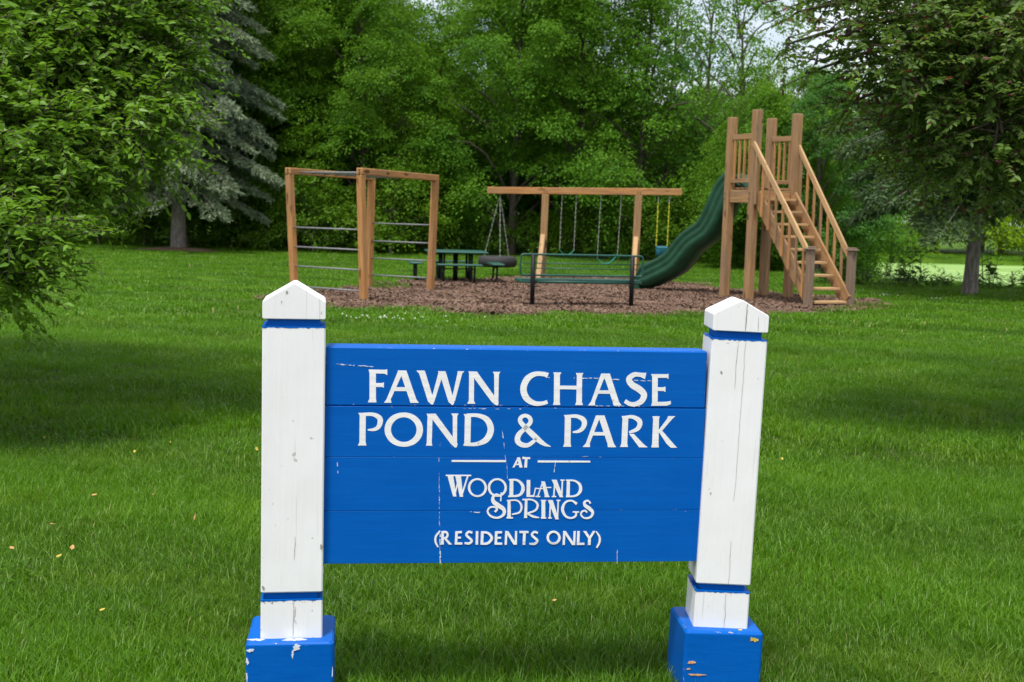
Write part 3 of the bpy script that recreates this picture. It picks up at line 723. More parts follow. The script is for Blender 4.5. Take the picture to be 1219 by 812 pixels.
TXT = [
 ('FAWN', A1, 's', [(143, 82, 62), (142, 105, 46), (142, 290, 46), (138, 318, 62)]), ('FAWN', A1, 's', [(120, 95, 28), (228, 97, 28), (247, 101, 42)]), ('FAWN', A1, 's', [(150, 193, 28), (210, 193, 28), (222, 193, 40)]),
 ('FAWN', A1, 's', [(345, 90, 40), (256, 296, 30), (250, 320, 54)]), ('FAWN', A1, 's', [(352, 88, 64), (368, 112, 50), (430, 294, 50), (443, 320, 62)]), ('FAWN', A1, 's', [(285, 222, 28), (405, 222, 28)]),
 ('FAWN', A1, 's', [(485, 88, 60), (500, 110, 48), (562, 312, 44), (570, 332, 8)]), ('FAWN', A1, 's', [(635, 94, 36), (572, 310, 26)]), ('FAWN', A1, 's', [(637, 92, 54), (648, 112, 48), (708, 314, 42), (716, 334, 8)]), ('FAWN', A1, 's', [(776, 92, 48), (768, 110, 34), (720, 306, 26)]),
 ('FAWN', A1, 's', [(850, 93, 40), (853, 110, 36), (851, 302, 36), (850, 325, 58)]), ('FAWN', A1, 's', [(862, 94, 60), (878, 114, 54), (1022, 312, 50), (1036, 336, 12)]), ('FAWN', A1, 's', [(1033, 95, 54), (1032, 114, 34), (1030, 330, 28)]),
 ('POND', A1, 's', [(66, 394, 56), (70, 412, 44), (68, 605, 44), (66, 628, 62)]), ('POND', A1, 'c', [(70, 405, 24), (140, 404, 26), (186, 425, 36), (196, 455, 38), (182, 495, 30), (150, 513, 22), (106, 516, 10)]),
 ('POND', A1, 'o', ell(365, 513, 115, 106, 32, 46)),
 ('POND', A1, 's', [(552, 398, 46), (554, 415, 36), (548, 606, 36), (547, 628, 46)]), ('POND', A1, 's', [(565, 398, 60), (582, 418, 54), (728, 614, 50), (738, 640, 12)]), ('POND', A1, 's', [(732, 396, 52), (733, 414, 32), (732, 630, 30)]),
 ('POND', A1, 's', [(820, 400, 50), (826, 418, 44), (822, 605, 44), (820, 628, 56)]), ('POND', A1, 'c', [(818, 408, 24), (900, 410, 28), (965, 442, 42), (990, 512, 46), (958, 582, 42), (890, 614, 28), (815, 618, 22)]),
 ('CHASE', A2, 'c', [(243, 120, 38), (212, 110, 32), (150, 110, 34), (95, 145, 44), (67, 212, 46), (86, 280, 46), (140, 318, 36), (195, 322, 28), (240, 310, 26)]),
 ('CHASE', A2, 's', [(311, 98, 58), (308, 116, 42), (306, 310, 42), (305, 332, 52)]), ('CHASE', A2, 's', [(470, 102, 54), (470, 120, 38), (466, 310, 40), (466, 332, 56)]), ('CHASE', A2, 's', [(305, 205, 26), (470, 207, 26)]),
 ('CHASE', A2, 's', [(642, 106, 34), (566, 308, 28), (556, 334, 50)]), ('CHASE', A2, 's', [(657, 105, 62), (670, 126, 48), (730, 308, 46), (742, 334, 58)]), ('CHASE', A2, 's', [(596, 238, 24), (705, 238, 24)]),
 ('CHASE', A2, 'c', [(944, 122, 46), (905, 113, 30), (860, 113, 34), (824, 145, 40), (848, 186, 46), (900, 218, 48), (932, 256, 44), (914, 302, 40), (870, 324, 32), (830, 322, 30), (795, 302, 30)]),
 ('CHASE', A2, 's', [(1008, 108, 52), (1011, 126, 40), (1010, 312, 40), (1008, 335, 50)]), ('CHASE', A2, 's', [(992, 121, 26), (1095, 121, 26), (1108, 124, 36)]), ('CHASE', A2, 's', [(1015, 215, 26), (1070, 216, 26), (1086, 217, 38)]), ('CHASE', A2, 's', [(992, 322, 26), (1095, 320, 28), (1124, 312, 22)]),
 ('ampersand', A2, 'c', [(262, 632, 4), (205, 607, 30), (140, 552, 42), (76, 490, 36), (44, 450, 32), (50, 422, 28), (80, 409, 26), (112, 426, 30), (115, 460, 30), (76, 502, 28), (34, 545, 36), (24, 588, 40), (50, 616, 36), (95, 622, 30), (135, 598, 26), (160, 568, 16)]),
 ('PARK', A2, 's', [(382, 404, 50), (386, 422, 44), (382, 608, 44), (380, 632, 58)]), ('PARK', A2, 'c', [(380, 414, 22), (450, 413, 26), (495, 436, 36), (504, 466, 36), (490, 500, 30), (460, 521, 22), (420, 527, 10)]),
 ('PARK', A2, 's', [(604, 406, 34), (528, 608, 28), (518, 633, 52)]), ('PARK', A2, 's', [(617, 406, 62), (632, 428, 48), (692, 608, 46), (702, 634, 60)]), ('PARK', A2, 's', [(560, 538, 24), (665, 538, 24)]),
 ('PARK', A2, 's', [(796, 410, 50), (798, 428, 42), (790, 608, 42), (788, 632, 56)]), ('PARK', A2, 'c', [(795, 418, 20), (850, 416, 26), (895, 440, 36), (901, 472, 34), (880, 505, 28), (825, 528, 16)]), ('PARK', A2, 's', [(842, 538, 34), (905, 612, 50), (927, 634, 62)]),
 ('PARK', A2, 's', [(1018, 411, 54), (1018, 428, 42), (1012, 612, 46), (1010, 634, 54)]), ('PARK', A2, 's', [(1130, 410, 52), (1115, 430, 36), (1036, 528, 26)]), ('PARK', A2, 's', [(1045, 512, 30), (1118, 608, 50), (1146, 636, 46)]),
 ('rule', A3, 's', [(160, 97, 13), (550, 97, 14)]), ('rule_', A3, 's', [(778, 98, 14), (1155, 98, 12)]),
 ('AT', A3, 's', [(640, 72, 14), (604, 142, 14)]), ('AT', A3, 's', [(641, 70, 22), (658, 142, 22)]), ('AT', A3, 's', [(618, 120, 10), (652, 120, 10)]), ('AT', A3, 's', [(668, 75, 13), (724, 75, 13)]), ('AT', A3, 's', [(696, 74, 19), (691, 142, 20)]),
 ('WOODLAND', A3, 's', [(118, 201, 9), (300, 201, 9)]), ('WOODLAND', A3, 's', [(150, 200, 42), (182, 352, 24)]), ('WOODLAND', A3, 's', [(214, 205, 10), (180, 350, 10)]), ('WOODLAND', A3, 's', [(206, 200, 42), (230, 354, 24)]), ('WOODLAND', A3, 's', [(276, 204, 12), (230, 350, 12)]),
 ('WOODLAND', A3, 'o', ell(345, 288, 60, 61, 11, 17)), ('WOODLAND', A3, 'o', ell(488, 287, 60, 60, 11, 17)),
 ('WOODLAND', A3, 's', [(590, 226, 26), (588, 352, 28)]), ('WOODLAND', A3, 'c', [(570, 231, 9), (628, 233, 14), (666, 265, 22), (670, 308, 24), (640, 343, 16), (565, 350, 11)]),
 ('WOODLAND', A3, 's', [(712, 232, 26), (710, 345, 26)]), ('WOODLAND', A3, 's', [(698, 347, 12), (755, 347, 12)]), ('WOODLAND', A3, 's', [(748, 352, 8), (762, 290, 8)]),
 ('WOODLAND', A3, 's', [(812, 250, 9), (778, 350, 9)]), ('WOODLAND', A3, 's', [(816, 242, 26), (845, 352, 28)]), ('WOODLAND', A3, 's', [(762, 350, 8), (796, 350, 8)]), ('WOODLAND', A3, 's', [(826, 350, 8), (862, 350, 8)]), ('WOODLAND', A3, 'c', [(758, 291, 7), (800, 294, 7), (840, 286, 7), (875, 285, 7)]),
 ('WOODLAND', A3, 's', [(900, 234, 9), (893, 350, 11)]), ('WOODLAND', A3, 's', [(878, 350, 8), (910, 350, 8)]), ('WOODLAND', A3, 's', [(896, 230, 36), (948, 354, 26)]), ('WOODLAND', A3, 's', [(955, 232, 11), (950, 350, 10)]), ('WOODLAND', A3, 's', [(940, 232, 8), (970, 232, 8)]),
 ('WOODLAND', A3, 's', [(998, 228, 23), (995, 352, 24)]), ('WOODLAND', A3, 'c', [(980, 232, 9), (1040, 236, 12), (1078, 262, 20), (1083, 308, 22), (1050, 343, 13), (980, 350, 10)]),
 ('SPRINGS', A3, 's', [(516, 322, 8), (512, 385, 10)]), ('SPRINGS', A3, 'c', [(512, 352, 9), (488, 336, 12), (460, 350, 18), (458, 385, 28), (492, 414, 32), (532, 442, 28), (534, 478, 20), (495, 503, 13), (445, 495, 14), (418, 462, 13), (432, 432, 11), (465, 426, 11), (486, 442, 13), (470, 462, 16)]),
 ('SPRINGS', A3, 's', [(572, 378, 20), (572, 502, 26)]), ('SPRINGS', A3, 's', [(554, 504, 9), (600, 504, 9)]), ('SPRINGS', A3, 'c', [(556, 381, 9), (628, 379, 11), (660, 415, 15), (648, 463, 12), (592, 480, 8)]),
 ('SPRINGS', A3, 's', [(695, 375, 18), (690, 504, 22)]), ('SPRINGS', A3, 'c', [(668, 373, 10), (738, 374, 11), (776, 405, 16), (762, 448, 13), (708, 470, 9)]), ('SPRINGS', A3, 'c', [(702, 472, 12), (745, 494, 15), (788, 502, 5)]),
 ('SPRINGS', A3, 's', [(818, 380, 27), (818, 504, 27)]), ('SPRINGS', A3, 's', [(800, 379, 8), (838, 379, 8)]), ('SPRINGS', A3, 's', [(800, 504, 8), (838, 504, 8)]),
 ('SPRINGS', A3, 's', [(868, 380, 9), (864, 502, 11)]), ('SPRINGS', A3, 's', [(852, 504, 8), (878, 504, 8)]), ('SPRINGS', A3, 's', [(868, 376, 36), (916, 513, 24)]), ('SPRINGS', A3, 's', [(925, 376, 10), (919, 508, 10)]), ('SPRINGS', A3, 's', [(912, 378, 8), (940, 378, 8)]),
 ('SPRINGS', A3, 'c', [(1058, 402, 20), (1020, 379, 11), (976, 392, 14), (955, 440, 21), (976, 488, 17), (1015, 504, 11), (1048, 490, 13), (1054, 458, 15)]), ('SPRINGS', A3, 's', [(1028, 460, 8), (1074, 460, 8)]),
 ('SPRINGS', A3, 'c', [(1156, 398, 14), (1140, 379, 11), (1114, 388, 16), (1117, 412, 24), (1150, 436, 26), (1172, 464, 20), (1154, 498, 13), (1112, 503, 11), (1088, 480, 12), (1096, 457, 11), (1120, 451, 11), (1130, 464, 14)]),
 ('RESIDENTS', A3, 'c', [(76, 600, 9), (46, 640, 14), (44, 680, 14), (62, 716, 9)]), ('RESIDENTS', A3, 's', [(95, 602, 18), (93, 697, 19)]), ('RESIDENTS', A3, 'c', [(92, 608, 12), (122, 610, 15), (130, 628, 15), (122, 647, 13), (94, 652, 10)]), ('RESIDENTS', A3, 's', [(110, 650, 18), (150, 697, 24)]),
 ('RESIDENTS', A3, 's', [(195, 604, 18), (190, 697, 18)]), ('RESIDENTS', A3, 's', [(190, 610, 14), (233, 608, 14)]), ('RESIDENTS', A3, 's', [(190, 648, 12), (226, 648, 12)]), ('RESIDENTS', A3, 's', [(186, 690, 14), (236, 690, 14)]),
 ('RESIDENTS', A3, 'c', [(308, 612, 14), (282, 606, 14), (265, 627, 16), (284, 648, 17), (303, 669, 17), (286, 689, 15), (252, 687, 13)]), ('RESIDENTS', A3, 's', [(342, 602, 18), (340, 697, 18)]),
 ('RESIDENTS', A3, 's', [(380, 602, 20), (376, 697, 20)]), ('RESIDENTS', A3, 'c', [(372, 609, 12), (420, 614, 16), (447, 650, 19), (418, 687, 16), (368, 691, 12)]),
 ('RESIDENTS', A3, 's', [(480, 602, 18), (476, 697, 18)]), ('RESIDENTS', A3, 's', [(475, 610, 14), (521, 608, 14)]), ('RESIDENTS', A3, 's', [(475, 648, 12), (514, 648, 12)]), ('RESIDENTS', A3, 's', [(470, 690, 14), (522, 690, 14)]),
 ('RESIDENTS', A3, 's', [(552, 600, 16), (547, 697, 16)]), ('RESIDENTS', A3, 's', [(556, 602, 24), (616, 697, 24)]), ('RESIDENTS', A3, 's', [(622, 600, 15), (620, 697, 15)]),
 ('RESIDENTS', A3, 's', [(646, 606, 14), (711, 606, 14)]), ('RESIDENTS', A3, 's', [(682, 602, 19), (678, 697, 19)]),
 ('RESIDENTS', A3, 'c', [(778, 612, 14), (752, 605, 14), (735, 625, 15), (754, 646, 17), (774, 667, 17), (756, 689, 15), (716, 690, 10)]),
 ('ONLY', A3, 'o', ell(891, 645, 42, 42, 13, 17)), ('ONLY', A3, 's', [(968, 598, 16), (963, 696, 16)]), ('ONLY', A3, 's', [(970, 600, 22), (1034, 697, 22)]), ('ONLY', A3, 's', [(1042, 598, 15), (1038, 697, 15)]),
 ('ONLY', A3, 's', [(1069, 598, 19), (1066, 696, 19)]), ('ONLY', A3, 's', [(1060, 689, 14), (1112, 688, 14)]), ('ONLY', A3, 's', [(1115, 598, 23), (1150, 652, 20)]), ('ONLY', A3, 's', [(1182, 597, 17), (1148, 652, 16)]), ('ONLY', A3, 's', [(1149, 640, 19), (1146, 696, 20)]),
 ('ONLY', A3, 'c', [(1197, 600, 9), (1220, 638, 14), (1219, 678, 14), (1200, 716, 9)]),
]
words = {}
for wd_, org, k, P in TXT:
    stroke(words.setdefault(wd_, MB()), org, P, k == 'c', k == 'o')
for wd_, b in words.items(): b.build('lettering', LETTER, sign)
# flaked paint lines on the planks (checks across the boards, seen as broken pale lines)
b = MB()
def flakes(x0, y0, x1, y1, wpx, cover=.6, step=2.0):
    n_ = max(2, int(math.hypot(x1 - x0, y1 - y0) / step))
    for i in range(n_):
        if random.random() > cover: continue
        t0, t1 = i / n_, (i + random.uniform(.8, 2.6)) / n_
        w_ = wpx * random.uniform(.15, .8) * (.5 + .5 * abs(math.sin(i * .7)))
        j = random.uniform(-.5, .5)
        dx, dy = x1 - x0, y1 - y0; l = math.hypot(dx, dy); nx_, ny_ = -dy / l, dx / l
        P = [(x0 + dx * t + nx_ * (s * w_ / 2 + j * .6), y0 + dy * t + ny_ * (s * w_ / 2 + j * .6)) for t, s in ((t0, -.6), (t0, .6), (t1, 1), (t1, -1))]
        b.prism([(lay(*p)[0], YF - .0009, lay(*p)[1]) for p in P], (0, .003, 0))
flakes(398, 432, 442, 435, 1.8, .6); flakes(640, 447, 712, 448, 1.5, .3); flakes(695, 447, 740, 450, 1.9, .5); flakes(745, 450, 775, 451, 1.3, .35)
flakes(521.5, 540, 522, 664, 1.1, .32); flakes(522.5, 628, 523, 664, 2.6, .7); flakes(596, 510, 600, 545, 1.5, .5); flakes(601, 545, 602, 566, 1.3, .4); flakes(523.5, 500, 522.5, 540, .7, .35)
flakes(659, 542, 657.5, 556, 1.4, .6); flakes(731, 650, 731, 663, 1.4, .7); flakes(657, 483, 673, 485, 1.8, .3); flakes(700, 480, 760, 481, 1.2, .25)
flakes(558, 606, 568, 606.5, 1.6, .8); flakes(401, 544, 402, 560, 1.3, .4); flakes(540, 484, 620, 484.5, 1.1, .2); flakes(690, 540, 720, 541, 1, .2)
b.build('paint_flakes', SCRATCH, sign, kind='stuff')

# ------------------------------------------------------------------ playground
def rel(root): return lambda p: Vector(p) - Vector(root)

# monkey bars
rt = (-2.5, 21.0, 0)
mk = thing('monkey_bars', rt, 'orange cedar monkey bars with steel rungs standing on mulch at left', 'monkey bars')
q = rel(rt)
PA, PB = Vector((-3.47, 20.0, 0)), Vector((-2.27, 19.15, 0)); PCc, PD = Vector((-2.60, 22.6, 0)), Vector((-1.45, 21.95, 0))
lean = {0: Vector((-.10, -.02, 0)), 1: Vector((-.07, -.02, 0)), 2: Vector((.03, 0, 0)), 3: Vector((.05, 0, 0))}
Hm_ = 1.91; dirl = (PCc - PA).normalized(); wdir = (PB - PA).normalized()
tops = []
for i, p in enumerate((PA, PB, PCc, PD)):
    tp = p + lean[i] + Vector((0, 0, Hm_)); tops.append(tp)
    MB().beam(q(p + Vector((0, 0, -.05))), q(tp), .105, .105, tuple(wdir), .008).build('post', WOOD_ORANGE, mk)
    for z in (.03, .075):
        bp = tp + Vector((0, 0, .055 + z - .05)) - dirl * .058
        if i < 2: MB().tube([q(bp), q(bp - dirl * .012)], .012, 6).build('bolt', BOLT, mk)
for a_, b_ in ((0, 2), (1, 3)):
    t0, t1 = tops[a_] - dirl * .055, tops[b_] + dirl * .055
    o_ = Vector((0, 0, .051 + .004))
    MB().beam(q(t0 + o_), q(t1 + o_), .105, .10, (0, 0, 1), .008).build('top_beam', WOOD_ORANGE, mk)
for a_, b_, hs in ((PA, PB, (.155, .475, .78, 1.085)), (PCc, PD, (.23, .53, .835, 1.15))):
    la, lb = (lean[0], lean[1]) if a_ is PA else (lean[2], lean[3])
    for h in hs:
        p0 = a_ + la * (h / Hm_) + Vector((0, 0, h)); p1 = b_ + lb * (h / Hm_) + Vector((0, 0, h)); d_ = (p1 - p0).normalized() * .03
        MB().tube([q(p0 + d_), q(p1 - d_)], .0125, 8).build('rung', STEEL, mk, smooth=True)
for k in range(7):
    f_ = (k + .7) / 7.4
    p0 = tops[0].lerp(tops[2], f_); p1 = tops[1].lerp(tops[3], f_); o_ = Vector((0, 0, .045)); d_ = (p1 - p0).normalized() * .03
    MB().tube([q(p0 + o_ + d_), q(p1 + o_ - d_)], .0125, 8).build('rung', STEEL, mk, smooth=True)

# swing frame
rt = (1.6, 27.4, 0)
sw = thing('swing_frame', rt, 'timber swing frame with one long beam on two braced posts', 'swing frame'); q = rel(rt)
BZ0, BZ1 = 1.865, 1.935
def beam_z(x): return BZ0 + (BZ1 - BZ0) * (x + .62) / 4.2
MB().beam(q((-.62, 27.4, BZ0)), q((3.58, 27.4, BZ1)), .12, .145, (0, 0, 1), .008).build('beam', WOOD_ORANGE, sw)
for x in (.61, 2.62):
    MB().beam(q((x, 27.4, -.05)), q((x + .03, 27.4, beam_z(x) - .076)), .15, .14, (0, 1, 0), .008).build('post', WOOD_BROWN, sw)
    MB().beam(q((x - .10, 26.75, -.03)), q((x - .005, 27.31, .93)), .10, .10, (0, 1, 0), .008).build('brace', WOOD_LIGHT, sw)
    for s in (-1, 1):
        MB().tube([q((x + s * .03 + .03, 27.32, beam_z(x) - .01)), q((x + s * .03 + .03, 27.334, beam_z(x) - .01))], .012, 6).build('bolt', BOLT, sw)

def chain_links(mb, p0, p1, r=.004, ln=.05):
    p0, p1 = Vector(p0), Vector(p1); d = p1 - p0; n_ = max(2, int(d.length / ln)); a_ = d.normalized()
    sx = a_.cross(Vector((0, 1, 0))).normalized(); sy = a_.cross(sx)
    for i in range(n_):
        c = p0 + d * ((i + .5) / n_); s_ = sx if i % 2 else sy
        h = d.length / n_ * .62
        mb.tube([c - a_ * h, c - a_ * h * .4 + s_ * .008, c + a_ * h * .4 + s_ * .008, c + a_ * h, c + a_ * h * .4 - s_ * .008, c - a_ * h * .4 - s_ * .008], r, 4, True)
# tyre swing
rt = (-.36, 27.4, .22)
ty = thing('tyre_swing', rt, 'dark tyre swing hanging flat on chains from the left end of the beam', 'tyre swing'); q = rel(rt)
prof = [(.22, -.09), (.27, -.115), (.36, -.115), (.41, -.085), (.425, 0), (.41, .085), (.36, .115), (.27, .115), (.22, .09), (.25, .05), (.25, -.05)]
b = MB(); n_ = 32; m_ = len(prof)
vs = [(r * math.cos(2 * math.pi * i / n_), r * math.sin(2 * math.pi * i / n_), .115 + z) for i in range(n_) for r, z in prof]
b.add(vs, [(i * m_ + k, i * m_ + (k + 1) % m_, ((i + 1) % n_) * m_ + (k + 1) % m_, ((i + 1) % n_) * m_ + k) for i in range(n_) for k in range(m_)])
tt_ = b.build('tyre', RUBBER, ty, smooth=True)
top = Vector((-.34, 27.4, beam_z(-.36) - .08))
for k in range(3):
    an = R_(-80 + 120 * k); e = Vector((-.36 + .31 * math.cos(an), 27.4 + .31 * math.sin(an), .45))
    b = MB(); chain_links(b, q(top + (e - top) * .03), q(e), .0042, .055); b.build('chain', CHAIN, ty, smooth=True)
MB().tube([q(top + Vector((0, 0, .03))), q(top - Vector((0, 0, .05)))], .018, 8).build('swivel', BOLT, ty)
# belt swings
def belt_swing(xa, xb, za, zb, sag, seatm, chainm, label, top_dx=0):
    xm = (xa + xb) / 2; rt = (xm, 27.4, min(za, zb) - sag)
    s = thing('belt_swing', rt, label, 'swing', 'belt swings'); q = rel(rt)
    pts = []
    for i in range(13):
        t = i / 12; x = xa + (xb - xa) * t; z = za + (zb - za) * t - sag * (1 - (2 * t - 1) ** 2)
        pts.append(Vector((x, 27.4, z)))
    b = MB(); vs = []
    for p in pts:
        for dy, dz in ((-.075, 0), (.075, 0), (.075, .012), (-.075, .012)): vs.append(q(p + Vector((0, dy, dz))))
    fs = [(i * 4 + k, i * 4 + (k + 1) % 4, i * 4 + 4 + (k + 1) % 4, i * 4 + 4 + k) for i in range(12) for k in range(4)] + [(0, 1, 2, 3), (51, 50, 49, 48)]
    b.add(vs, fs); b.build('seat', seatm, s, smooth=False)
    for x, z in ((xa, za), (xb, zb)):
        p1 = Vector((x + top_dx, 27.4, beam_z(x) - .075)); b = MB(); chain_links(b, q(p1), q((x, 27.4, z)), .0042, .05); b.build('chain', chainm, s, smooth=True)
        MB().tube([q(p1 + Vector((0, 0, .01))), q(p1 - Vector((0, 0, .06)))], .014, 6).build('hanger', CHAIN, s)
belt_swing(.98, 1.29, .62, .62, .11, MINT, CHAIN, 'level belt swing on grey chains left of the sagging one', .02)
belt_swing(1.80, 2.24, .46, .56, .16, MINT, CHAIN, 'sagging pale green belt swing hanging beside the right swing post', .04)
# bucket swing
rt = (3.19, 27.4, .5)
bk = thing('bucket_swing', rt, 'blue toddler bucket swing hanging on yellow chains at right of beam', 'swing'); q = rel(rt)
b = MB(); n_ = 14
pf = [(.05, .05), (.10, .03), (.125, .09), (.13, .25), (.12, .26), (.115, .1), (.08, .06)]
vs = [(r * math.cos(2 * math.pi * i / n_), r * .8 * math.sin(2 * math.pi * i / n_), z) for i in range(n_) for r, z in pf]; m_ = len(pf)
b.add(vs, [(i * m_ + k, i * m_ + (k + 1) % m_, ((i + 1) % n_) * m_ + (k + 1) % m_, ((i + 1) % n_) * m_ + k) for i in range(n_) for k in range(m_)])
b.build('bucket', TEAL, bk, smooth=True)
MB().box((0, -.14, .22), (.24, .03, .05), 0, .01).build('front_bar', TEAL, bk)
for x in (3.07, 3.31):
    p1 = Vector((x + .01, 27.4, beam_z(x) - .075)); b = MB(); chain_links(b, q(p1 - Vector((0, 0, .16))), q((x, 27.4, .76)), .008, .05); b.build('chain', YELLOW, bk, smooth=True)
    MB().tube([q(p1), q(p1 - Vector((0, 0, .16)))], .012, 6).build('hanger', CHAIN, bk)

# picnic table: square top on bent tube legs with a bench on each side
rt = (-1.16, 25.0, 0)
pt = thing('picnic_table', rt, 'green square picnic table with four attached benches on black tube legs', 'picnic table', rz=R_(8))
MB().box((0, 0, .605), (1.18, 1.18, .035), 0, .014).build('tabletop', GREEN, pt)
for k in range(4):
    a_ = k * math.pi / 2; e = Euler((0, 0, a_))
    def w(p): v = Vector(p); v.rotate(e); return v
    b = MB(); c0, c1 = w((-.44, -.80, .375)), w((.44, -.80, .375)); b.beam(c0, c1, .27, .035, (0, 0, 1), .014); b.build('bench_seat', GREEN, pt)
    for x in (-.30, .30):
        MB().tube([w((x, -.80, .36)), w((x, -.795, .1)), w((x, -.75, .035)), w((x, -.66, .02)), w((x, -.36, .02)), w((x, -.28, .06)), w((x, -.25, .3)), w((x, -.25, .59))], .021, 8).build('leg', BLACK, pt, smooth=True)
    MB().tube([w((-.3, -.80, .30)), w((0, -.80, .30)), w((.3, -.80, .30))], .014, 6).build('brace', BLACK, pt)
MB().tube([(0, 0, .02), (0, 0, .6)], .05, 12).build('centre_post', BLACK, pt, smooth=True)

# park bench seen from behind
bc = Vector((1.04, 18.95, 0)); bench = thing('park_bench', bc, 'green park bench with open rail back on two black posts, seen from behind', 'bench', rz=R_(13))
LB = 1.90
for x in (-.775, .775):
    MB().tube([(x, 0, -.04), (x, 0, .80)], .035, 10).build('post', BLACK, bench, smooth=True)
    MB().tube([(x, 0, .40), (x, .22, .385), (x, .44, .375)], .022, 8).build('seat_bracket', BLACK, bench, smooth=True)
fr = []
for cx, cz, a0 in ((.88, .75, 0), (-.88, .75, 90), (-.88, .53, 180), (.88, .53, 270)):
    for k in range(4):
        a_ = R_(a0 + 30 * k); fr.append((cx + .03 + (.04 if cx > 0 else -.10 + .0) * 0 + (.045 * math.cos(a_)) - (.06 if cx < 0 else 0), .045, cz + .045 * math.sin(a_)))
MB().tube(fr, .015, 8, True).build('back_frame', GREEN, bench, smooth=True)
for z in (.665, .59):
    MB().tube([(-.93, .045, z), (.93, .045, z)], .008, 6).build('back_rail', GREEN, bench, smooth=True)
b = MB()                                                      # open wire mesh filling the back
st_ = .075
k = -.4
while k < 1.98:
    for s in (1, -1):
        x0 = -.94 + k; z0, z1 = .48, .80
        x1 = x0 + (z1 - z0) * .9
        if s < 0: x0, x1 = x1, x0
        if min(x0, x1) > -.94 and max(x0, x1) < .94: b.tube([(x0, .045 + s * .003, z0), (x1, .045 + s * .003, z1)], .0013, 4, cap=False)
    k += st_
b.build('wire_mesh', GREEN, bench, kind='stuff')
MB().box((0, .27, .395), (LB, .40, .055), 0, .014).build('seat', GREEN, bench)
MB().tube([(-.95, .07, .385), (.95, .07, .385)], .022, 8).build('seat_edge', GREEN, bench, smooth=True)

# slide tower
P2 = Vector((4.08, 21.85, 0)); A = Vector((.43, -.90, 0)).normalized(); Bd = Vector((.90, .43, 0)).normalized()
P1 = P2 - A * .72; P4 = P2 + Bd * .85; P3 = P1 + Bd * .85
N1 = P2 + A * 1.62; N2 = N1 + Bd * .85
ctr = (P1 + P4) / 2
tw = thing('slide_tower', ctr, 'tall brown timber climbing tower with steep stairs and a wavy green slide', 'playground tower'); q = rel(ctr)
Zv = Vector((0, 0, 1))
for p, h in ((P1, 3.17), (P2, 3.26), (P3, 3.20), (P4, 3.24)):
    MB().beam(q(p - Zv * .05), q(p + Zv * h + Vector((.02, 0, 0))), .14, .14, tuple(Bd), .009).build('post', WOOD_BROWN, tw)
PZ = 1.93
for k in range(7):                                            # deck boards
    c = P1 + A * (.05 + .103 * k) + Bd * .425
    MB().beam(q(c - Bd * .34 + Zv * PZ), q(c + Bd * .34 + Zv * PZ), .098, .035, (0, 0, 1), .004).build('deck_board', WOOD_BROWN, tw)
def horiz(p, r, z, t, h, m_, name='rail', inset=.072):
    d = (r - p).normalized()
    MB().beam(q(p + d * inset + Zv * z), q(r - d * inset + Zv * z), t, h, (0, 0, 1), .005).build(name, m_, tw)
for p, r in ((P1, P2), (P3, P4)):
    horiz(p, r, 1.79, .045, .22, WOOD_BROWN, 'deck_beam')
    horiz(p, r, 2.82, .045, .09, WOOD_BROWN); horiz(p, r, 2.06, .045, .07, WOOD_BROWN)
    n_ = 4
    for k in range(n_):
        c = p.lerp(r, (k + 1) / (n_ + 1))
        MB().beam(q(c + Zv * 2.097), q(c + Zv * 2.773), .034, .034, tuple(Bd), .003).build('baluster', WOOD_ORANGE, tw)
horiz(P2, P4, 1.79, .045, .22, WOOD_BROWN, 'deck_beam'); horiz(P1, P3, 1.79, .045, .16, WOOD_BROWN, 'deck_beam')
# stairs
NT = 9; run = 1.62
for side, p in ((0, P2), (1, P4)):
    off = Bd * (.05 if side == 0 else -.05)
    b0 = p + off + A * .06 + Zv * 1.80; b1 = p + off + A * (run - .02) + Zv * .10
    MB().beam(q(b0), q(b1), .04, .25, (0, 0, 1), .004).build('stringer', WOOD_BROWN, tw)
for k in range(NT):
    z = .06 + (k) * (PZ - .06) / NT + .02; d_ = run * (1 - (k + .35) / NT)
    c = P2 + A * (d_ - .0) + Bd * .425 + Zv * z
    MB().beam(q(c - Bd * .33), q(c + Bd * .33), .23, .038, (0, 0, 1), .004).build('tread', WOOD_LIGHT, tw)
def capped_newel(p, h):
    o = MB().beam(q(p - Zv * .05), q(p + Zv * h), .115, .115, tuple(Bd), .008).build('newel', WOOD_GREY, tw)
    b = MB(); b.beam(q(p + Zv * (h + .002)), q(p + Zv * (h + .03)), .165, .165, tuple(Bd), .01); b.beam(q(p + Zv * (h + .031)), q(p + Zv * (h + .055)), .12, .12, tuple(Bd), .01)
    b.build('newel_cap', WOOD_GREY, o)
capped_newel(N1, .93); capped_newel(N2, .92)
for side, (p, nw) in enumerate(((P2, N1), (P4, N2))):
    off = Bd * (-.05 if side == 0 else .045)
    h0 = p + off + A * .02 + Zv * 2.70; h1 = nw + off - A * .03 + Zv * (.93 if side == 0 else .72)
    MB().beam(q(h0), q(h1), .038, .095, (0, 0, 1), .005).build('handrail', WOOD_LIGHT, tw)
    n_ = 8
    for k in range(n_):
        t_ = (k + .6) / n_
        hz = h0.lerp(h1, t_); base = (p + A * .06 + Zv * 1.80).lerp(p + A * (run - .02) + Zv * .10, t_)
        MB().beam(q(Vector((hz.x, hz.y, base.z - .02))), q(hz - Zv * .03), .036, .036, tuple(Bd), .003).build('baluster', WOOD_ORANGE if k % 3 else WOOD_BROWN, tw)
for p in (P1, P2):
    for z in (1.74, 1.84):
        MB().tube([q(p + A * 0 - Bd * .071 + Zv * z), q(p - Bd * .085 + Zv * z)], .012, 6).build('bolt', BOLT, tw)
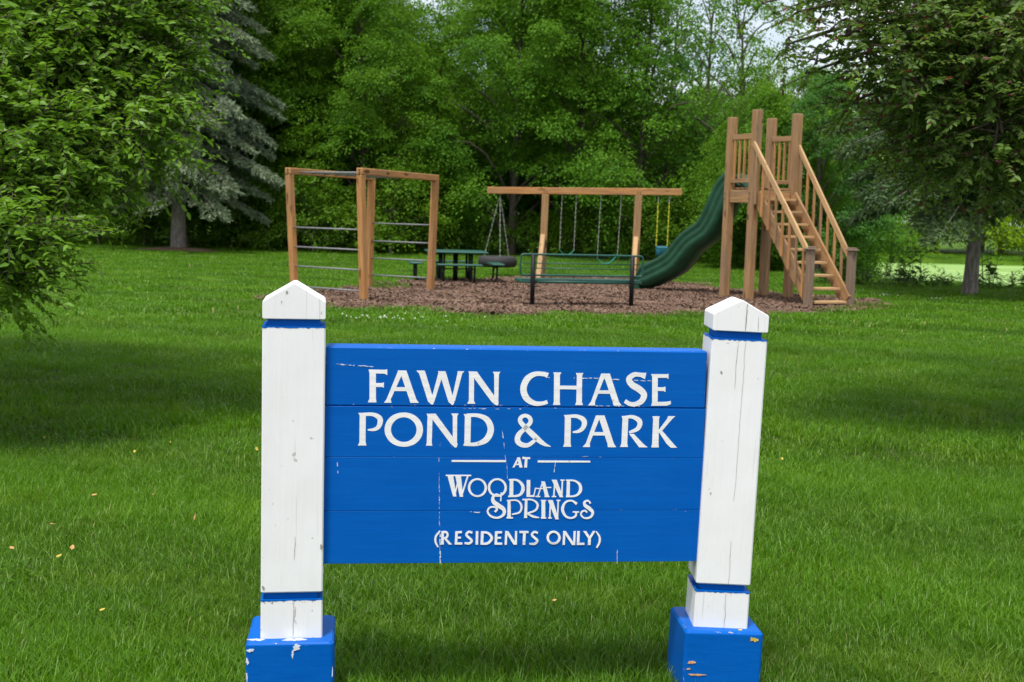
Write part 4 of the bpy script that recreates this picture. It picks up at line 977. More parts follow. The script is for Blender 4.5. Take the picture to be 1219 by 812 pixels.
# wavy slide
S0, S1 = P1 + Bd * .42 + A * .02, Vector((2.42, 24.0, 0))
sdv = (S1 - S0); SL = sdv.length; sdv.normalize(); snv = Vector((-sdv.y, sdv.x, 0)) * -1
kn = [(-.02, 1.95), (.10, 1.93), (.22, 1.80), (.34, 1.53), (.46, 1.27), (.60, 1.06), (.76, .94), (.94, .81), (1.10, .62), (1.26, .44), (1.46, .31), (1.66, .21), (1.86, .12), (2.02, .10), (2.18, .10)]
pr_ = spline([(a_ * SL / 2.12, z_, 0) for a_, z_ in kn], 5)
cs = [(-.29, .0, 1), (-.305, .05, 1), (-.30, .085, 1), (-.285, .10, 1), (-.305, .13, 1), (-.30, .175, 1), (-.285, .19, 1), (-.31, .22, 1), (-.31, .27, 1), (-.27, .285, 1), (-.24, .26, 1), (-.20, .06, 1), (-.10, .02, 1), (0, .01, 1), (.10, .02, 1), (.20, .06, 1), (.24, .26, 1), (.27, .285, 1), (.31, .27, 1), (.31, .22, 1), (.285, .19, 1), (.30, .10, 1), (.29, .0, 1), (.2, -.05, 1), (0, -.06, 1), (-.2, -.05, 1)]
vs = []; m_ = len(cs)
for i, (d_, z_, _) in enumerate(pr_):
    f_ = min(1, max(.15, i / 6)) if i < 6 else (1 if i < len(pr_) - 8 else max(.25, (len(pr_) - 1 - i) / 8))
    dn = pr_[min(i + 1, len(pr_) - 1)] - pr_[max(i - 1, 0)]; l_ = math.hypot(dn[0], dn[1]); nx_, nz_ = -dn[1] / l_, dn[0] / l_
    for c_, h_, _k in cs:
        hh = h_ * 1.25 * (f_ if h_ > .03 else 1) + .02
        vs.append(q(S0 + sdv * (d_ + nx_ * hh) + snv * c_ + Zv * (z_ + nz_ * hh)))
nP = len(pr_)
b = MB(); b.add(vs, [(i * m_ + k, i * m_ + (k + 1) % m_, (i + 1) * m_ + (k + 1) % m_, (i + 1) * m_ + k) for i in range(nP - 1) for k in range(m_)] + [tuple(range(m_)), tuple(range(nP * m_ - 1, (nP - 1) * m_ - 1, -1))])
b.build('slide', SLIDE_GREEN, tw, smooth=True, bevel=0)
MB().box(q(S1 - sdv * .02 + Zv * .05), (.24, .58, .14), math.atan2(sdv.y, sdv.x), .02).build('slide_foot', SLIDE_GREEN, tw)

# ------------------------------------------------------------------ vegetation
def unit(a): return a / np.maximum(np.linalg.norm(a, axis=-1, keepdims=True), 1e-9)
def leaves_quads(P, D, N, s, w):
    """folded two-triangle leaves: base point, length axis, normal, length, width"""
    Sd = unit(np.cross(D, N)); n = len(P); s = s[:, None]
    mid = P + D * s * .45
    Vv = np.stack([P, mid + Sd * s * w / 2 + N * s * .10, P + D * s, mid - Sd * s * w / 2 + N * s * .10], 1).reshape(-1, 3)
    i = np.arange(n)[:, None] * 4
    return Vv, np.concatenate([i + [0, 1, 2], i + [0, 2, 3]], 0)
def rand_dirs(n):
    v = rng.normal(size=(n, 3)); return unit(v)
def spray_leaves(C, O, rad, per, size, flat=.22, up=1.0, droop=.25):
    """leaves in flattened sprays: C centres, O outward directions"""
    n = len(C)
    nr = unit(np.array([0, 0, up]) + O * .55 + rng.normal(0, .30, (n, 3)))
    t1 = unit(np.cross(nr, rand_dirs(n))); t2 = np.cross(nr, t1)
    nr_, t1_, t2_, C_ = [np.repeat(a_, per, 0) for a_ in (nr, t1, t2, C)]
    R = np.repeat(rad, per) * np.sqrt(rng.random(n * per)); a_ = rng.random(n * per) * 2 * np.pi
    P = C_ + t1_ * (R * np.cos(a_))[:, None] + t2_ * (R * np.sin(a_))[:, None] + nr_ * (rng.normal(0, 1, n * per) * np.repeat(rad, per) * flat)[:, None]
    P[:, 2] -= droop * R
    D = unit(t1_ * np.cos(a_)[:, None] + t2_ * np.sin(a_)[:, None] + rng.normal(0, .6, (n * per, 3)) - np.array([0, 0, .35]))
    N = unit(nr_ + rng.normal(0, .55, (n * per, 3)))
    N = unit(N - D * np.sum(N * D, 1, keepdims=True))
    s = size * (.65 + .7 * rng.random(n * per))
    tint = np.clip(np.repeat(rng.random(n) ** 1.5 * .9, per) + rng.random(n * per) * .3, 0, 1)
    return P, D, N, s, tint
def limb(mb, p0, p1, r0, r1, sag=.15, k=5, n=6):
    p0, p1 = Vector(p0), Vector(p1); L_ = (p1 - p0).length
    j = Vector(rng.normal(0, .05 * L_, 3)); pts = []; rs = []
    for i in range(k + 1):
        t = i / k
        pts.append(p0.lerp(p1, t) + Vector((0, 0, sag * L_ * math.sin(math.pi * t))) + j * math.sin(math.pi * t)); rs.append(r0 + (r1 - r0) * t)
    mb.tube(pts, rs, n, cap=False)

def broadleaf(root, height, radius, base, nlobe, leafm, leaf=.11, per=34, nspray=44, trunk_r=.16, barkm=None, lob_r=(.9, 1.5), flat=.2):
    """trunk, limbs and a lumpy crown under one tree"""
    lob = []
    for k in range(nlobe):
        zf_ = (k + .5) / nlobe; z = base + (height - base) * zf_
        prof_ = math.sin(math.pi * min(1, (.18 + .82 * zf_) ** .8)) ** .6
        rr = radius * prof_ * math.sqrt(random.uniform(.15, 1)); a_ = k * 2.4 + random.uniform(-.5, .5)
        lob.append((rr * math.cos(a_), rr * math.sin(a_), z, random.uniform(*lob_r) * (1 - .25 * zf_)))
    mb = MB(); tp = Vector((random.uniform(-.3, .3), random.uniform(-.3, .3), height * .85))
    pts = [Vector((0, 0, -.1)).lerp(tp, t) + Vector((.12 * math.sin(3 * t), .1 * math.sin(2 * t + 1), 0)) for t in np.linspace(0, 1, 8)]
    mb.tube(pts, [trunk_r * (1.25 if i == 0 else 1 - i / 8.5) for i in range(8)], 8, cap=False)
    mb.build('trunk', barkm or BARK, root, smooth=True)
    lb = MB(); Cs, Os, Rd = [], [], []
    for x, y, z, r in lob:
        st_z = max(.4, z - .4 * math.hypot(x, y) - .6); t_ = min(.95, (st_z + .1) / (tp.z + .1)); stp = Vector((0, 0, -.1)).lerp(tp, t_)
        limb(lb, stp, (x, y, z), trunk_r * .45 * (1 - .6 * t_), .015)
        m_ = int(nspray * (r / 1.2) ** 2); dd = rand_dirs(m_); dd[:, 2] = np.where(dd[:, 2] < -.6, -dd[:, 2], dd[:, 2])
        rf = r * np.clip(rng.normal(.85, .33, m_), .15, 1.7)
        Cs.append(np.array([x, y, z]) + dd * rf[:, None] * [1, 1, .75]); Os.append(unit(dd * [1, 1, .3] + np.array([x, y, 0]) * .25)); Rd.append(rng.uniform(.18, .75, m_) * (.6 + .4 * min(1, radius / 2.5)))
    lb.build('limbs', barkm or BARK, root, smooth=True)
    P, D, N, s, t = spray_leaves(np.concatenate(Cs), np.concatenate(Os), np.concatenate(Rd), per, leaf, flat)
    P[:, 2] = np.maximum(P[:, 2], .05)
    Vv, Ff = leaves_quads(P, D, N, s, .62)
    np_mesh('crown', Vv, Ff, leafm, np.repeat(t, 4), root)
    return root

WG = 'trees of the wood behind the playground'
WL = ['leafy green tree packed into the dense wood behind the playground', 'taller green tree at the back of the wood behind the playground']
protos = []
spec = [(9.5, 3.0, 1.4, 24, 64), (10.5, 3.3, 1.7, 27, 62), (8.5, 3.0, .6, 24, 60), (11.5, 3.2, 1.7, 28, 60), (9.0, 2.7, 1.2, 24, 64), (10.0, 2.8, .8, 26, 11), (11.0, 2.7, .9, 28, 9)]
for k, (h, r, b0, nl, ns) in enumerate(spec):
    t = thing('broadleaf_tree', (0, 0, 0), WL[0], 'tree', WG)
    lf = (.10, .085, .115, .09, .125, .11, .12)[k]; broadleaf(t, h, r, b0, nl, LEAF_COOL if k in (4, 6) else LEAF_WOOD, lf, int(62 * (.10 / lf) ** 1.6), int(ns * 1.25), lob_r=((.7, 1.7), (.6, 1.3), (.8, 1.9), (.6, 1.6), (.5, 1.2), (.7, 1.5), (.7, 1.5))[k], flat=(.2, .1, .3, .14, .1, .2, .2)[k]); protos.append(t)
used = set()
def put(k, x, y, rz, sc, label, group, lst=protos, mat=None):
    src = lst[k]
    o = src if (id(lst), k) not in used else copy_tree(src); used.add((id(lst), k))
    o.location = (x, y, float(hgt(x, y))); o.rotation_euler = (0, 0, rz); o.scale = (sc, sc, sc)
    o['label'] = label; o['group'] = group
    return o
front = [(-25, 41, 1, 1.0), (-21.8, 43, 3, .95), (-18.6, 42.5, 0, 1.05), (-15.2, 44, 1, 1.0), (-12.2, 43, 4, 1.1), (-9.4, 42.2, 0, 1.0), (-7.2, 43.2, 3, .95), (-4.9, 41.6, 1, .90), (-2.6, 42.4, 5, .82), (-.2, 41.2, 1, .98),
         (2.0, 41.0, 3, .92), (4.0, 40.6, 5, .92), (6.0, 41.8, 6, .84), (6.9, 40.0, 5, .88), (8.6, 40.6, 5, .56), (10.4, 41.5, 5, .50)]
for i, (x, y, k, sc) in enumerate(front): put(k, x, y - .6, i * 1.9, sc, WL[0], WG)
back = [(-27, 50, 3, 1.1), (-22, 51, 1, 1.15), (-17, 50, 3, 1.1), (-12.5, 51, 1, 1.15), (-8.4, 50, 3, 1.05), (-5.2, 51, 0, 1.0), (-1.0, 49.5, 1, 1.0), (1.5, 50.5, 3, .98), (4.4, 49.5, 5, .95), (7.0, 50.5, 6, .80), (9.6, 49.0, 5, .62)]
for i, (x, y, k, sc) in enumerate(back): put(k, x, y, i * 2.3 + 1, sc, WL[1], WG)
mid_ = [(-26, 46, 2, .9), (-22.5, 46.5, 0, .9), (-19.5, 47, 2, .95), (-14, 47, 0, 1.0), (-10.6, 46.5, 2, 1.0), (-6.2, 46.8, 0, .92), (-3.4, 46, 5, .72), (-2.6, 47, 2, .6), (.8, 45.5, 2, .90), (3.2, 45.8, 0, .62), (5.6, 45.4, 2, .60), (8.0, 45.2, 2, .55), (10.6, 45.0, 4, .50), (5.2, 43.4, 6, .84), (7.7, 44.0, 5, .74), (9.4, 43.5, 6, .56)]
for i, (x, y, k, sc) in enumerate(mid_): put(k, x, y, i * 2.9 + 2, sc, WL[0], WG)
WL2 = 'green leafy tree behind the stairs at the left end of the pond'
for i, (x, y, k, sc) in enumerate([(6.9, 34.5, 2, .55), (8.0, 33.0, 4, .58), (9.0, 36.5, 2, .60), (8.3, 39.0, 0, .58)]): put(k, x, y, i * 2.1, sc, WL2, 'trees at the left end of the pond')
for i, x in enumerate((9, 12, 15, 18, 21, 24, 27.5, 31, 35)): put((0, 1, 3, 5)[i % 4], x, 62 + (i % 3) * 1.5, i * 1.3, .78 if x < 17 else .95 + .1 * (i % 3), 'tall green tree behind the bright trees on the far bank of the pond', 'tall trees beyond the pond')

# shrubs along the edge of the wood
shr = []
for k, (h, r, nl) in enumerate(((2.4, 1.3, 8), (1.7, 1.2, 7), (3.0, 1.4, 9))):
    t = thing('shrub', (0, 0, 0), '', 'shrub')
    broadleaf(t, h, r, .35, nl + 3, LEAF_BUSH, .10, 44, 46, .05, None, (.55, .85)); shr.append(t)
SG = 'shrubs along the foot of the wood'
pos = [(-19, 48, 2, 1.5), (-14, 48.5, 0, 1.6), (-10.5, 48.2, 2, 1.5), (-7, 48, 0, 1.6), (-3.5, 48, 2, 1.5), (0, 47.6, 0, 1.6), (3, 47.4, 2, 1.5), (6, 47.2, 0, 1.6), (9, 47, 2, 1.4), (11.5, 47.4, 0, 1.4), (-10.4, 40.2, 2, .9), (-11.8, 40.6, 0, 1.0), (-9, 40.4, 0, .9), (8.6, 37.5, 0, .9), (9.4, 38.6, 2, .8), (-17.5, 40.5, 1, .8), (-15.0, 40, 0, .8), (-13.0, 39.6, 1, .7), (-7.8, 39.6, 0, .9), (-6.2, 38.6, 2, .85), (-5.0, 39.4, 1, 1.0), (-3.7, 38.6, 2, .9), (-2.3, 40.2, 0, .8), (-.9, 40.6, 1, .7), (.6, 40.6, 1, .7), (1.9, 40.0, 0, .7),
       (2.9, 39.6, 2, .8), (4.1, 39.0, 0, .8), (5.4, 38.4, 2, .8), (6.6, 36.0, 1, 1.0), (7.6, 36.6, 2, .9)]
for i, (x, y, k, sc) in enumerate(pos): put(k, x, y, i * 1.3, sc, 'green leafy shrub at the shaded foot of the wood behind the playground', SG, shr)
# bright bank beyond the pond
brt = []
for k, (h, r, nl, b0) in enumerate(((3.6, 1.9, 10, .4), (7.5, 2.6, 13, .8))):
    t = thing('bank_tree', (0, 0, 0), '', 'tree'); broadleaf(t, h, r, b0, nl, LEAF_BRIGHT, .14, 24, 34, .1, None, (.8, 1.3)); brt.append(t)
for i, (x, y, k, sc) in enumerate([(10.5, 56.7, 1, .8), (13.0, 57.0, 0, 1.0), (15.6, 56.5, 0, 1.15), (18.0, 57.2, 0, 1.0), (20.6, 56.6, 0, 1.2), (23.3, 57.0, 0, 1.0), (26, 56.7, 0, 1.1), (12.0, 58.5, 1, .95), (15.5, 59, 1, 1.1), (19, 58.5, 1, 1.0), (22.6, 59, 1, 1.15), (26.5, 58.6, 1, 1.05), (30.5, 59, 1, 1.1), (29, 55, 0, 1.1)]):
    put(k, x, y, i * 1.7, sc, 'bright yellow-green tree on the far bank of the pond', 'trees on the far bank of the pond', brt)

def conifer(name, loc, label, height, spread, bare, m, barkm, trunk_r, whorl=.46, nb=8, droop=.34, dens=24, seedrot=0., zmax=99, lean=(0, 0), bough=.035):
    root = thing(name, loc, label, 'tree')
    lx, ly = lean
    tk = MB(); tk.tube([(lx * t * height, ly * t * height, t * height - .1 * (t == 0)) for t in (0, .06, .3, .6, 1)], [trunk_r * 1.25, trunk_r, trunk_r * .8, trunk_r * .5, .02], 10, cap=False)
    tk.build('trunk', barkm, root, smooth=True)
    bb = MB(); Ps, Ds, Rs, T = [], [], [], []
    z = bare; wi = 0
    while z < min(height - .3, zmax):
        f_ = (z - bare) / (height - bare); Lb = spread * (1 - f_) ** .85 * (.72 + .28 * min(1, (z - bare + .5) / 1.2))
        for k in range(nb):
            a_ = wi * .9 + k * 2 * math.pi / nb + random.uniform(-.3, .3) + seedrot; l_ = Lb * random.uniform(.72, 1.1)
            d = Vector((math.cos(a_), math.sin(a_), 0)); pts = []
            zz = z + random.uniform(-.2, .2)
            for t in np.linspace(0, 1, 7):
                dz = l_ * (.10 * t - droop * t * t + .13 * max(0, t - .75) * 2)
                pts.append(Vector((lx * zz, ly * zz, zz)) + d * l_ * t + Vector((0, 0, dz)))
            bb.tube(pts, [bough * (1 - .85 * t) * (l_ / spread + .3) for t in np.linspace(0, 1, 7)], 4, cap=False)
            n_ = int(dens * l_)
            t = .12 + .88 * rng.random(n_) ** .75; idx = np.clip(t * 6, 0, 5.999); i0 = idx.astype(int); fr_ = (idx - i0)[:, None]
            pa = np.array(pts); c = pa[i0] * (1 - fr_) + pa[i0 + 1] * fr_
            side = rng.choice([-1, 1], n_)[:, None] * np.array([-d.y, d.x, 0]); sp = (.20 + .5 * (1 - t)) * l_ * .38
            off_ = rng.random(n_)
            c = c + side * (sp * off_)[:, None]; c[:, 2] -= (.22 * sp * off_ + .10 * rng.random(n_))
            ax = unit(np.array(d) * .9 + side * .8 + np.array([0, 0, -.75]) + rng.normal(0, .22, (n_, 3)))
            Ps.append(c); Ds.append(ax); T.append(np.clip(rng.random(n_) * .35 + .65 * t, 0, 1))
        z += whorl * random.uniform(.85, 1.15); wi += 1
    bb.build('branches', barkm, root, smooth=True)
    C = np.concatenate(Ps); D = np.concatenate(Ds); T = np.concatenate(T)
    per = 11; n_ = len(C)
    C_, D_ = np.repeat(C, per, 0), np.repeat(D, per, 0)
    u_ = np.tile(np.linspace(0, 1, per), n_)[:, None]
    P = C_ + D_ * u_ * .26
    nd = unit(D_ * .8 + rand_dirs(n_ * per) * .75); N = rand_dirs(n_ * per); N = unit(N - nd * np.sum(N * nd, 1, keepdims=True))
    Vv, Ff = leaves_quads(P, nd, N, .13 * (.7 + .6 * rng.random(n_ * per)), .34)
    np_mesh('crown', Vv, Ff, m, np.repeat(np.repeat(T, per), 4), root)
    return root
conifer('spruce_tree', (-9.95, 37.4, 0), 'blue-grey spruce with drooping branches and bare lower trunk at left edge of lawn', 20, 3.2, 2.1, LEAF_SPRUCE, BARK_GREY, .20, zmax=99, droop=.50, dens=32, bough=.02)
# bare ring of needles under the spruce
mb = MB(); k = 28
ring = [(1.5 * math.cos(2 * math.pi * i / k) * random.uniform(.85, 1.1), 1.2 * math.sin(2 * math.pi * i / k) * random.uniform(.85, 1.1)) for i in range(k)]
mb.add([(-9.95 + x, 37.3 + y, .012) for x, y in ring] + [(-9.95 + x * .5, 37.3 + y * .5, .09) for x, y in ring] + [(-9.95, 37.3, .13)], [(i, (i + 1) % k, k + (i + 1) % k, k + i) for i in range(k)] + [(k + i, k + (i + 1) % k, 2 * k) for i in range(k)])
mb.build('soil_mound', MULCH_BED, kind='structure', smooth=True)
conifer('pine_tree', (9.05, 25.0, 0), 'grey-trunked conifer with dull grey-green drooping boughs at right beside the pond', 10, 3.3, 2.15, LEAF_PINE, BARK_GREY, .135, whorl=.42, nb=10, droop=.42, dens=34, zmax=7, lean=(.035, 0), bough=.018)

# ------------------------------------------------------------------ near overhanging trees: leafy twigs on lobes, real branches, single near leaves
def near_tree(name, base, label, lobes, leafm, size, wid, per, twigs, trunk_r, fork, odd=0., droop=.7, bend=.25, tw_len=.38, nsec=22):
    root = thing(name, base, label, 'tree'); base = Vector(base); q_ = lambda p: Vector(p) - base
    fk = Vector(fork)
    tk = MB(); pts = [base + Vector((0, 0, -.1))]; 
    for t in np.linspace(.12, 1, 6): pts.append(base.lerp(fk, t) + Vector((.05 * math.sin(5 * t), .05 * math.cos(4 * t), 0)))
    tk.tube([q_(p) for p in pts], [trunk_r * 1.3] + [trunk_r * (1 - .3 * t) for t in np.linspace(0, 1, 6)], 10, cap=False); tk.build('trunk', BARK, root, smooth=True)
    lb = MB(); C, O = [], []
    for x, y, z, r in lobes:
        c = Vector((x, y, z)); mid = fk.lerp(c, .55) + Vector((0, 0, .25 * (c - fk).length))
        seq = [fk]
        for t in np.linspace(0, 1, 9)[1:]:
            seq.append((1 - t) ** 2 * fk + 2 * t * (1 - t) * mid + t * t * c)
        lb.tube([q_(p) for p in seq], [trunk_r * .42 * (1 - .88 * t) for t in np.linspace(0, 1, 9)], 6, cap=False)
        m_ = max(6, int(twigs * r * r * (1.25 if r < .6 else .5 if r < .8 else .16))); dd = rand_dirs(m_); rf = r * rng.random(m_) ** .45
        C.append(np.array([x, y, z]) + dd * rf[:, None] * [1, 1, .85]); O.append(dd)
        for k in range(min(nsec, m_ // 3)):                       # secondary twigs carrying the sprays
            e = C[-1][k]; s_ = c + Vector(rng.normal(0, .12 * r, 3)); limb(lb, q_(s_), q_(e), .010, .003, .1, 4, 4)
    C, O = np.concatenate(C), np.concatenate(O)
    n_ = len(C)
    ax = unit(O * [1, 1, .4] + rng.normal(0, .35, (n_, 3)) + np.array([0, 0, -.05]))
    u_ = np.tile(np.linspace(0.03, 1, per), n_); L_ = np.repeat(tw_len * rng.uniform(.6, 1.3, n_), per)
    C_, A_ = np.repeat(C, per, 0), np.repeat(ax, per, 0)
    P = C_ + A_ * (u_ * L_)[:, None]; P[:, 2] -= bend * L_ * u_ ** 2
    sd_ = unit(np.cross(A_, np.array([0, 0, 1.]))) * np.tile(np.where(np.arange(per) % 2, 1, -1), n_)[:, None]
    D = unit(A_ * .55 + sd_ * .8 + np.array([0, 0, -droop]) * rng.random(n_ * per)[:, None] + rng.normal(0, .28, (n_ * per, 3)))
    N = unit(np.array([0, 0, 1.]) + rng.normal(0, .5, (n_ * per, 3)) + A_ * .2); N = unit(N - D * np.sum(N * D, 1, keepdims=True))
    s = size * (.6 + .65 * rng.random(n_ * per)); t = np.clip(np.repeat(rng.random(n_) * .6, per) + .5 * rng.random(n_ * per), 0, 1)
    if odd: t[rng.random(n_ * per) < odd] = 2.0
    # twig stems
    ns = 3; St = np.linspace(0, 1, ns)
    base_v = []
    for t_ in St:
        c = C + ax * (t_ * L_.reshape(n_, per)[:, :1]); c[:, 2] -= bend * L_.reshape(n_, per)[:, 0] * t_ ** 2; base_v.append(c)
    w_ = .0028; V_, F_ = [], []; o_ = 0
    for k, c in enumerate(base_v):
        for a_ in range(3): V_.append(c + np.array([w_ * math.cos(a_ * 2.1), w_ * math.sin(a_ * 2.1), w_ * (a_ - 1)]))
    ii = np.arange(n_)
    for k in range(ns - 1):
        for a_ in range(3):
            F_.append(np.stack([(k * 3 + a_) * n_ + ii, (k * 3 + (a_ + 1) % 3) * n_ + ii, ((k + 1) * 3 + (a_ + 1) % 3) * n_ + ii, ((k + 1) * 3 + a_) * n_ + ii], 1))
    np_mesh('twigs', np.concatenate(V_) - np.array(base), np.concatenate(F_), BARK, None, root, kind='stuff')
    lb.build('branches', BARK, root, smooth=True)
    # leaf shape: five points with a sunk midrib
    def leaf_arrays(P, D, N, s):
        Sd = np.cross(D, N); s = s[:, None]; n = len(P); w2 = wid / 2
        Vv = np.stack([P, P + D * s * .30 + Sd * s * w2 * .95 + N * s * .05, P + D * s * .62 + Sd * s * w2 * .75 + N * s * .035, P + D * s - N * s * .10,
                       P + D * s * .62 - Sd * s * w2 * .75 + N * s * .035, P + D * s * .30 - Sd * s * w2 * .95 + N * s * .05, P + D * s * .45 - N * s * .02], 1).reshape(-1, 3)
        i = np.arange(n)[:, None] * 7
        return Vv, np.concatenate([i + [0, 1, 6], i + [1, 2, 6], i + [2, 3, 6], i + [3, 4, 6], i + [4, 5, 6], i + [5, 0, 6]], 0)
    # the 300 leaves that show largest become single parts
    rel_ = P - np.array([0, 0, CAM_H]); dep = rel_ @ np.array(fw); uu = (rel_ @ np.array(cr)) / dep; vv = (rel_ @ np.array(cu)) / dep
    vis = (np.abs(uu) < .40) & (np.abs(vv) < .265) & (dep > 1)
    key = np.where(vis, s / dep, 0); top_ = np.argsort(-key)[:300]
    rest = np.ones(len(P), bool); rest[top_] = False
    Vv, Ff = leaf_arrays(P[rest], D[rest], N[rest], s[rest])
    np_mesh('foliage', Vv - np.array(base), Ff, leafm, np.repeat(t[rest], 7), root, kind='stuff')
    meshes = {}
    for i in top_:
        tk_ = 9 if t[i] > 1.5 else int(t[i] * 4)
        if tk_ not in meshes:
            v_, f_ = leaf_arrays(np.zeros((1, 3)), np.array([[1., 0, 0]]), np.array([[0, 0, 1.]]), np.ones(1))
            o = np_mesh('leaf', v_, f_, leafm, np.full(7, 2.0 if tk_ == 9 else (tk_ + .5) / 4.5), root); meshes[tk_] = o.data
        else:
            o = bpy.data.objects.new('leaf', meshes[tk_]); COL.objects.link(o); o.parent = root
        d_, n2 = Vector(D[i]), Vector(N[i]); y_ = n2.cross(d_)
        m3 = Matrix((d_, y_, n2)).transposed().to_4x4()
        o.matrix_local = Matrix.Translation(Vector(P[i]) - base) @ m3 @ Matrix.Scale(float(s[i]), 4)
    return root

LOB_L = [(-3.14,8.00,2.34,0.52),(-2.75,8.30,2.50,0.50),(-2.85,7.60,1.76,0.42),(-2.46,8.00,1.96,0.34),(-2.40,8.40,2.41,0.24),(-2.95,7.30,1.38,0.28),(-2.62,7.00,1.20,0.12),(-2.64,7.60,1.60,0.18),(-2.42,8.20,1.72,0.14),(-2.28,8.50,2.72,0.14),(-2.58,6.90,1.02,0.06),(-2.85,6.95,1.1,.12),(-3.67,8.00,1.86,0.72),(-4.11,8.50,2.49,0.95),(-3.0,8.50,3.17,0.70),(-3.98,9.00,3.36,1.10),(-2.6,9.00,3.18,0.42),(-3.56,7.50,1.25,0.40),(-3.05,7.2,1.0,.24),(-2.85,7.0,.95,.10),(-2.75,6.9,1.25,.16),(-2.95,7.0,1.0,.14),(-3.3,7.6,1.55,.3),(-2.62,7.80,1.42,0.08),
         (-5.2, 10.6, 2.6, 1.2), (-6.3, 9.6, 2.8, 1.2), (-5.0, 8.2, 2.4, 1.0), (-5.4, 9.6, 4.0, 1.3), (-4.0, 10.2, 3.0, 1.0), (-3.6, 9.6, 2.3, .6)]
near_tree('overhanging_tree', (-5.1, 9.4, 0), 'bright green leafy tree overhanging the lawn from the left edge', LOB_L, LEAF_LEFT, .055, .46, 16, 1650, .16, (-5.0, 9.3, 1.9), 0, .32, .16, .32)
LOB_R = [(2.05,8.00,2.60,0.18),(2.35,8.00,2.50,0.30),(2.84,8.50,2.56,0.40),(3.04,8.00,2.50,0.38),(2.75,8.50,2.10,0.30),(3.0,8.00,2.02,0.34),(2.55,9.00,2.14,0.20),(3.40,8.50,1.80,0.20),(1.92,8.50,2.80,0.10),(3.64,8.50,2.36,0.75),(4.20,9.00,2.1,0.6),(3.37,9.00,3.43,0.80),(2.55,9.00,3.30,0.48),(4.73,10.00,3.49,1.25),(1.66,8.00,2.50,0.05),(1.84,8.20,2.35,0.05),(1.75,8.1,2.72,.08),(1.95,8.4,2.45,.1),(1.5,8.0,2.75,.04),(2.2,8.3,2.2,.12),(2.1,8.2,2.9,.25),(2.6,8.2,2.85,.34),(3.1,8.2,2.85,.38),(2.5,8.0,2.25,.22),(2.9,8.2,2.3,.34),(3.3,8.3,2.0,.3),(2.75,8.4,1.8,.16),(3.1,8.4,1.7,.16),(2.6,8.6,1.95,.14),(3.25,8.8,1.75,.2),(3.0,9.3,1.75,.2),
         (5.6, 10.8, 2.6, 1.2), (6.6, 9.6, 2.7, 1.2), (5.2, 8.4, 2.5, 1.0), (4.4, 11, 3.0, 1.1)]
near_tree('crabapple_tree', (5.5, 9.6, 0), 'dark green tree with scattered red leaves overhanging from the top right', LOB_R, LEAF_RIGHT, .048, .52, 16, 900, .15, (5.3, 9.5, 1.9), .05, .3, .08, .24, 8)

# pond-side weeds and tall plants
def weed(n, gen, h0, h1, leaf):
    P, D, N, s, t = [], [], [], [], []
    st = MB()
    for _ in range(n):
        x, y = gen(); z0 = float(hgt(x, y)); h = random.uniform(h0, h1); lx, ly = random.gauss(0, .12), random.gauss(0, .12)
        st.tube([(x, y, z0 - .03), (x + lx * .5, y + ly * .5, z0 + h * .6), (x + lx, y + ly, z0 + h)], [.008, .006, .002], 3, cap=False)
        for k in range(int(12 + h * 16)):
            u = random.uniform(.1, 1); a_ = random.uniform(0, 6.28)
            P.append((x + lx * u, y + ly * u, z0 + h * u)); D.append((math.cos(a_), math.sin(a_), random.uniform(-.3, .7))); N.append((random.gauss(0, .4), random.gauss(0, .4), 1)); s.append(leaf * random.uniform(.6, 1.4) * (1.25 - .7 * u)); t.append(random.random())
    P, D, N = np.array(P), unit(np.array(D)), np.array(N); N = unit(N - D * np.sum(N * D, 1, keepdims=True))
    Vv, Ff = leaves_quads(P, D, N, np.array(s), .34)
    return Vv, Ff, np.repeat(np.array(t), 4), st
Vv, Ff, t, st = weed(190, lambda: (random.uniform(6.2, 16), 27.9 + random.gauss(0, .3)), .12, .42, .13)
np_mesh('bank_weeds', Vv, Ff, LEAF_WEED, t, None, None, False, kind='stuff')
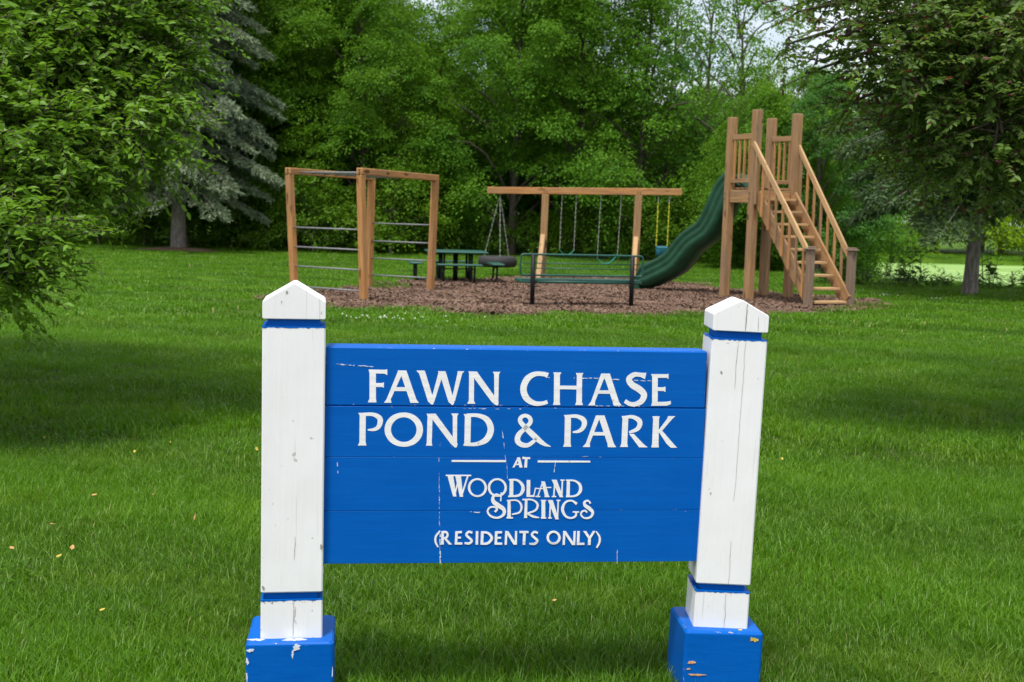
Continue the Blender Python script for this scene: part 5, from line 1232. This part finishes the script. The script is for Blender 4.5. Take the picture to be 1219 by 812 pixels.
def tall_plant(x, y, h, n, label):
    r = thing('tall_weed', (x, y, float(hgt(x, y))), label, 'plant', 'tall plants on the pond bank')
    Vv, Ff, t, st = weed(n, lambda: (x + random.gauss(0, .13), y + random.gauss(0, .1)), h * .7, h, .17)
    o_ = np.array([x, y, float(hgt(x, y))]); np_mesh('foliage', Vv - o_, Ff, LEAF_WEED, t, r)
    st.v = [tuple(np.array(v) - o_) for v in st.v]; st.build('stems', LEAF_WEED, r)
for x, y, h, n, lab in ((7.05, 27.4, .95, 7, 'bushy weed on the pond bank just right of the stairs'), (7.7, 27.5, 1.1, 4, 'thin tall weed on the pond bank right of the stairs'), (8.45, 27.2, 1.35, 8, 'tallest leafy weed on the pond bank left of the grey trunk'),
                        (10.3, 27.3, 1.1, 6, 'bushy weed on the pond bank right of the grey trunk'), (11.2, 27.5, .95, 5, 'small leafy weed on the pond bank at the far right')):
    tall_plant(x, y, h, n, lab)

# fallen leaves on the lawn
FLM = [simple('fallen_yellow', (.48, .36, .05), .7), simple('fallen_tan', (.45, .25, .09), .8)]
flp = []
for m_ in FLM:
    v_ = [(0, 0, 0), (.3, .26, .08), (.7, .2, .05), (1, 0, .14), (.7, -.22, .07), (.3, -.25, .02), (.45, 0, -.03)]
    flp.append((v_, [(0, 1, 6), (1, 2, 6), (2, 3, 6), (3, 4, 6), (4, 5, 6), (5, 0, 6)], m_))
fm = []
for v_, f_, m_ in flp:
    me = bpy.data.meshes.new('fallen_leaf'); me.from_pydata(v_, [], f_); me.materials.append(m_); fm.append(me)
FL = [(-2.67,7.11),(-2.17,7.13),(-1.94,7.11),(-1.66,5.77),(-1.59,6.42),(-1.7,4.81),(-1.72,4.7),(-1.92,4.8),(-2.04,6.76),(-1.93,5.73),(-1.34,4.11),(.18,4.34),(-1.85,8.24),(-1.93,5.2),(1.55,7.04),(2.13,7.23),(-1.43,7.01),(-1.35,5.32)]
for i, (x, y) in enumerate(FL):
    o = bpy.data.objects.new('fallen_leaf', fm[i % 2]); COL.objects.link(o)
    o.location = (x, y, .062); sc = random.uniform(.022, .036); o.scale = (sc, sc, sc); o.rotation_euler = (random.gauss(0, .4), random.gauss(0, .4), random.uniform(0, 6.28))
    tag(o, ('small yellow fallen leaf' if i % 2 == 0 else 'small tan fallen leaf') + ' lying on the grass', 'leaf', 'fallen leaves on the lawn')
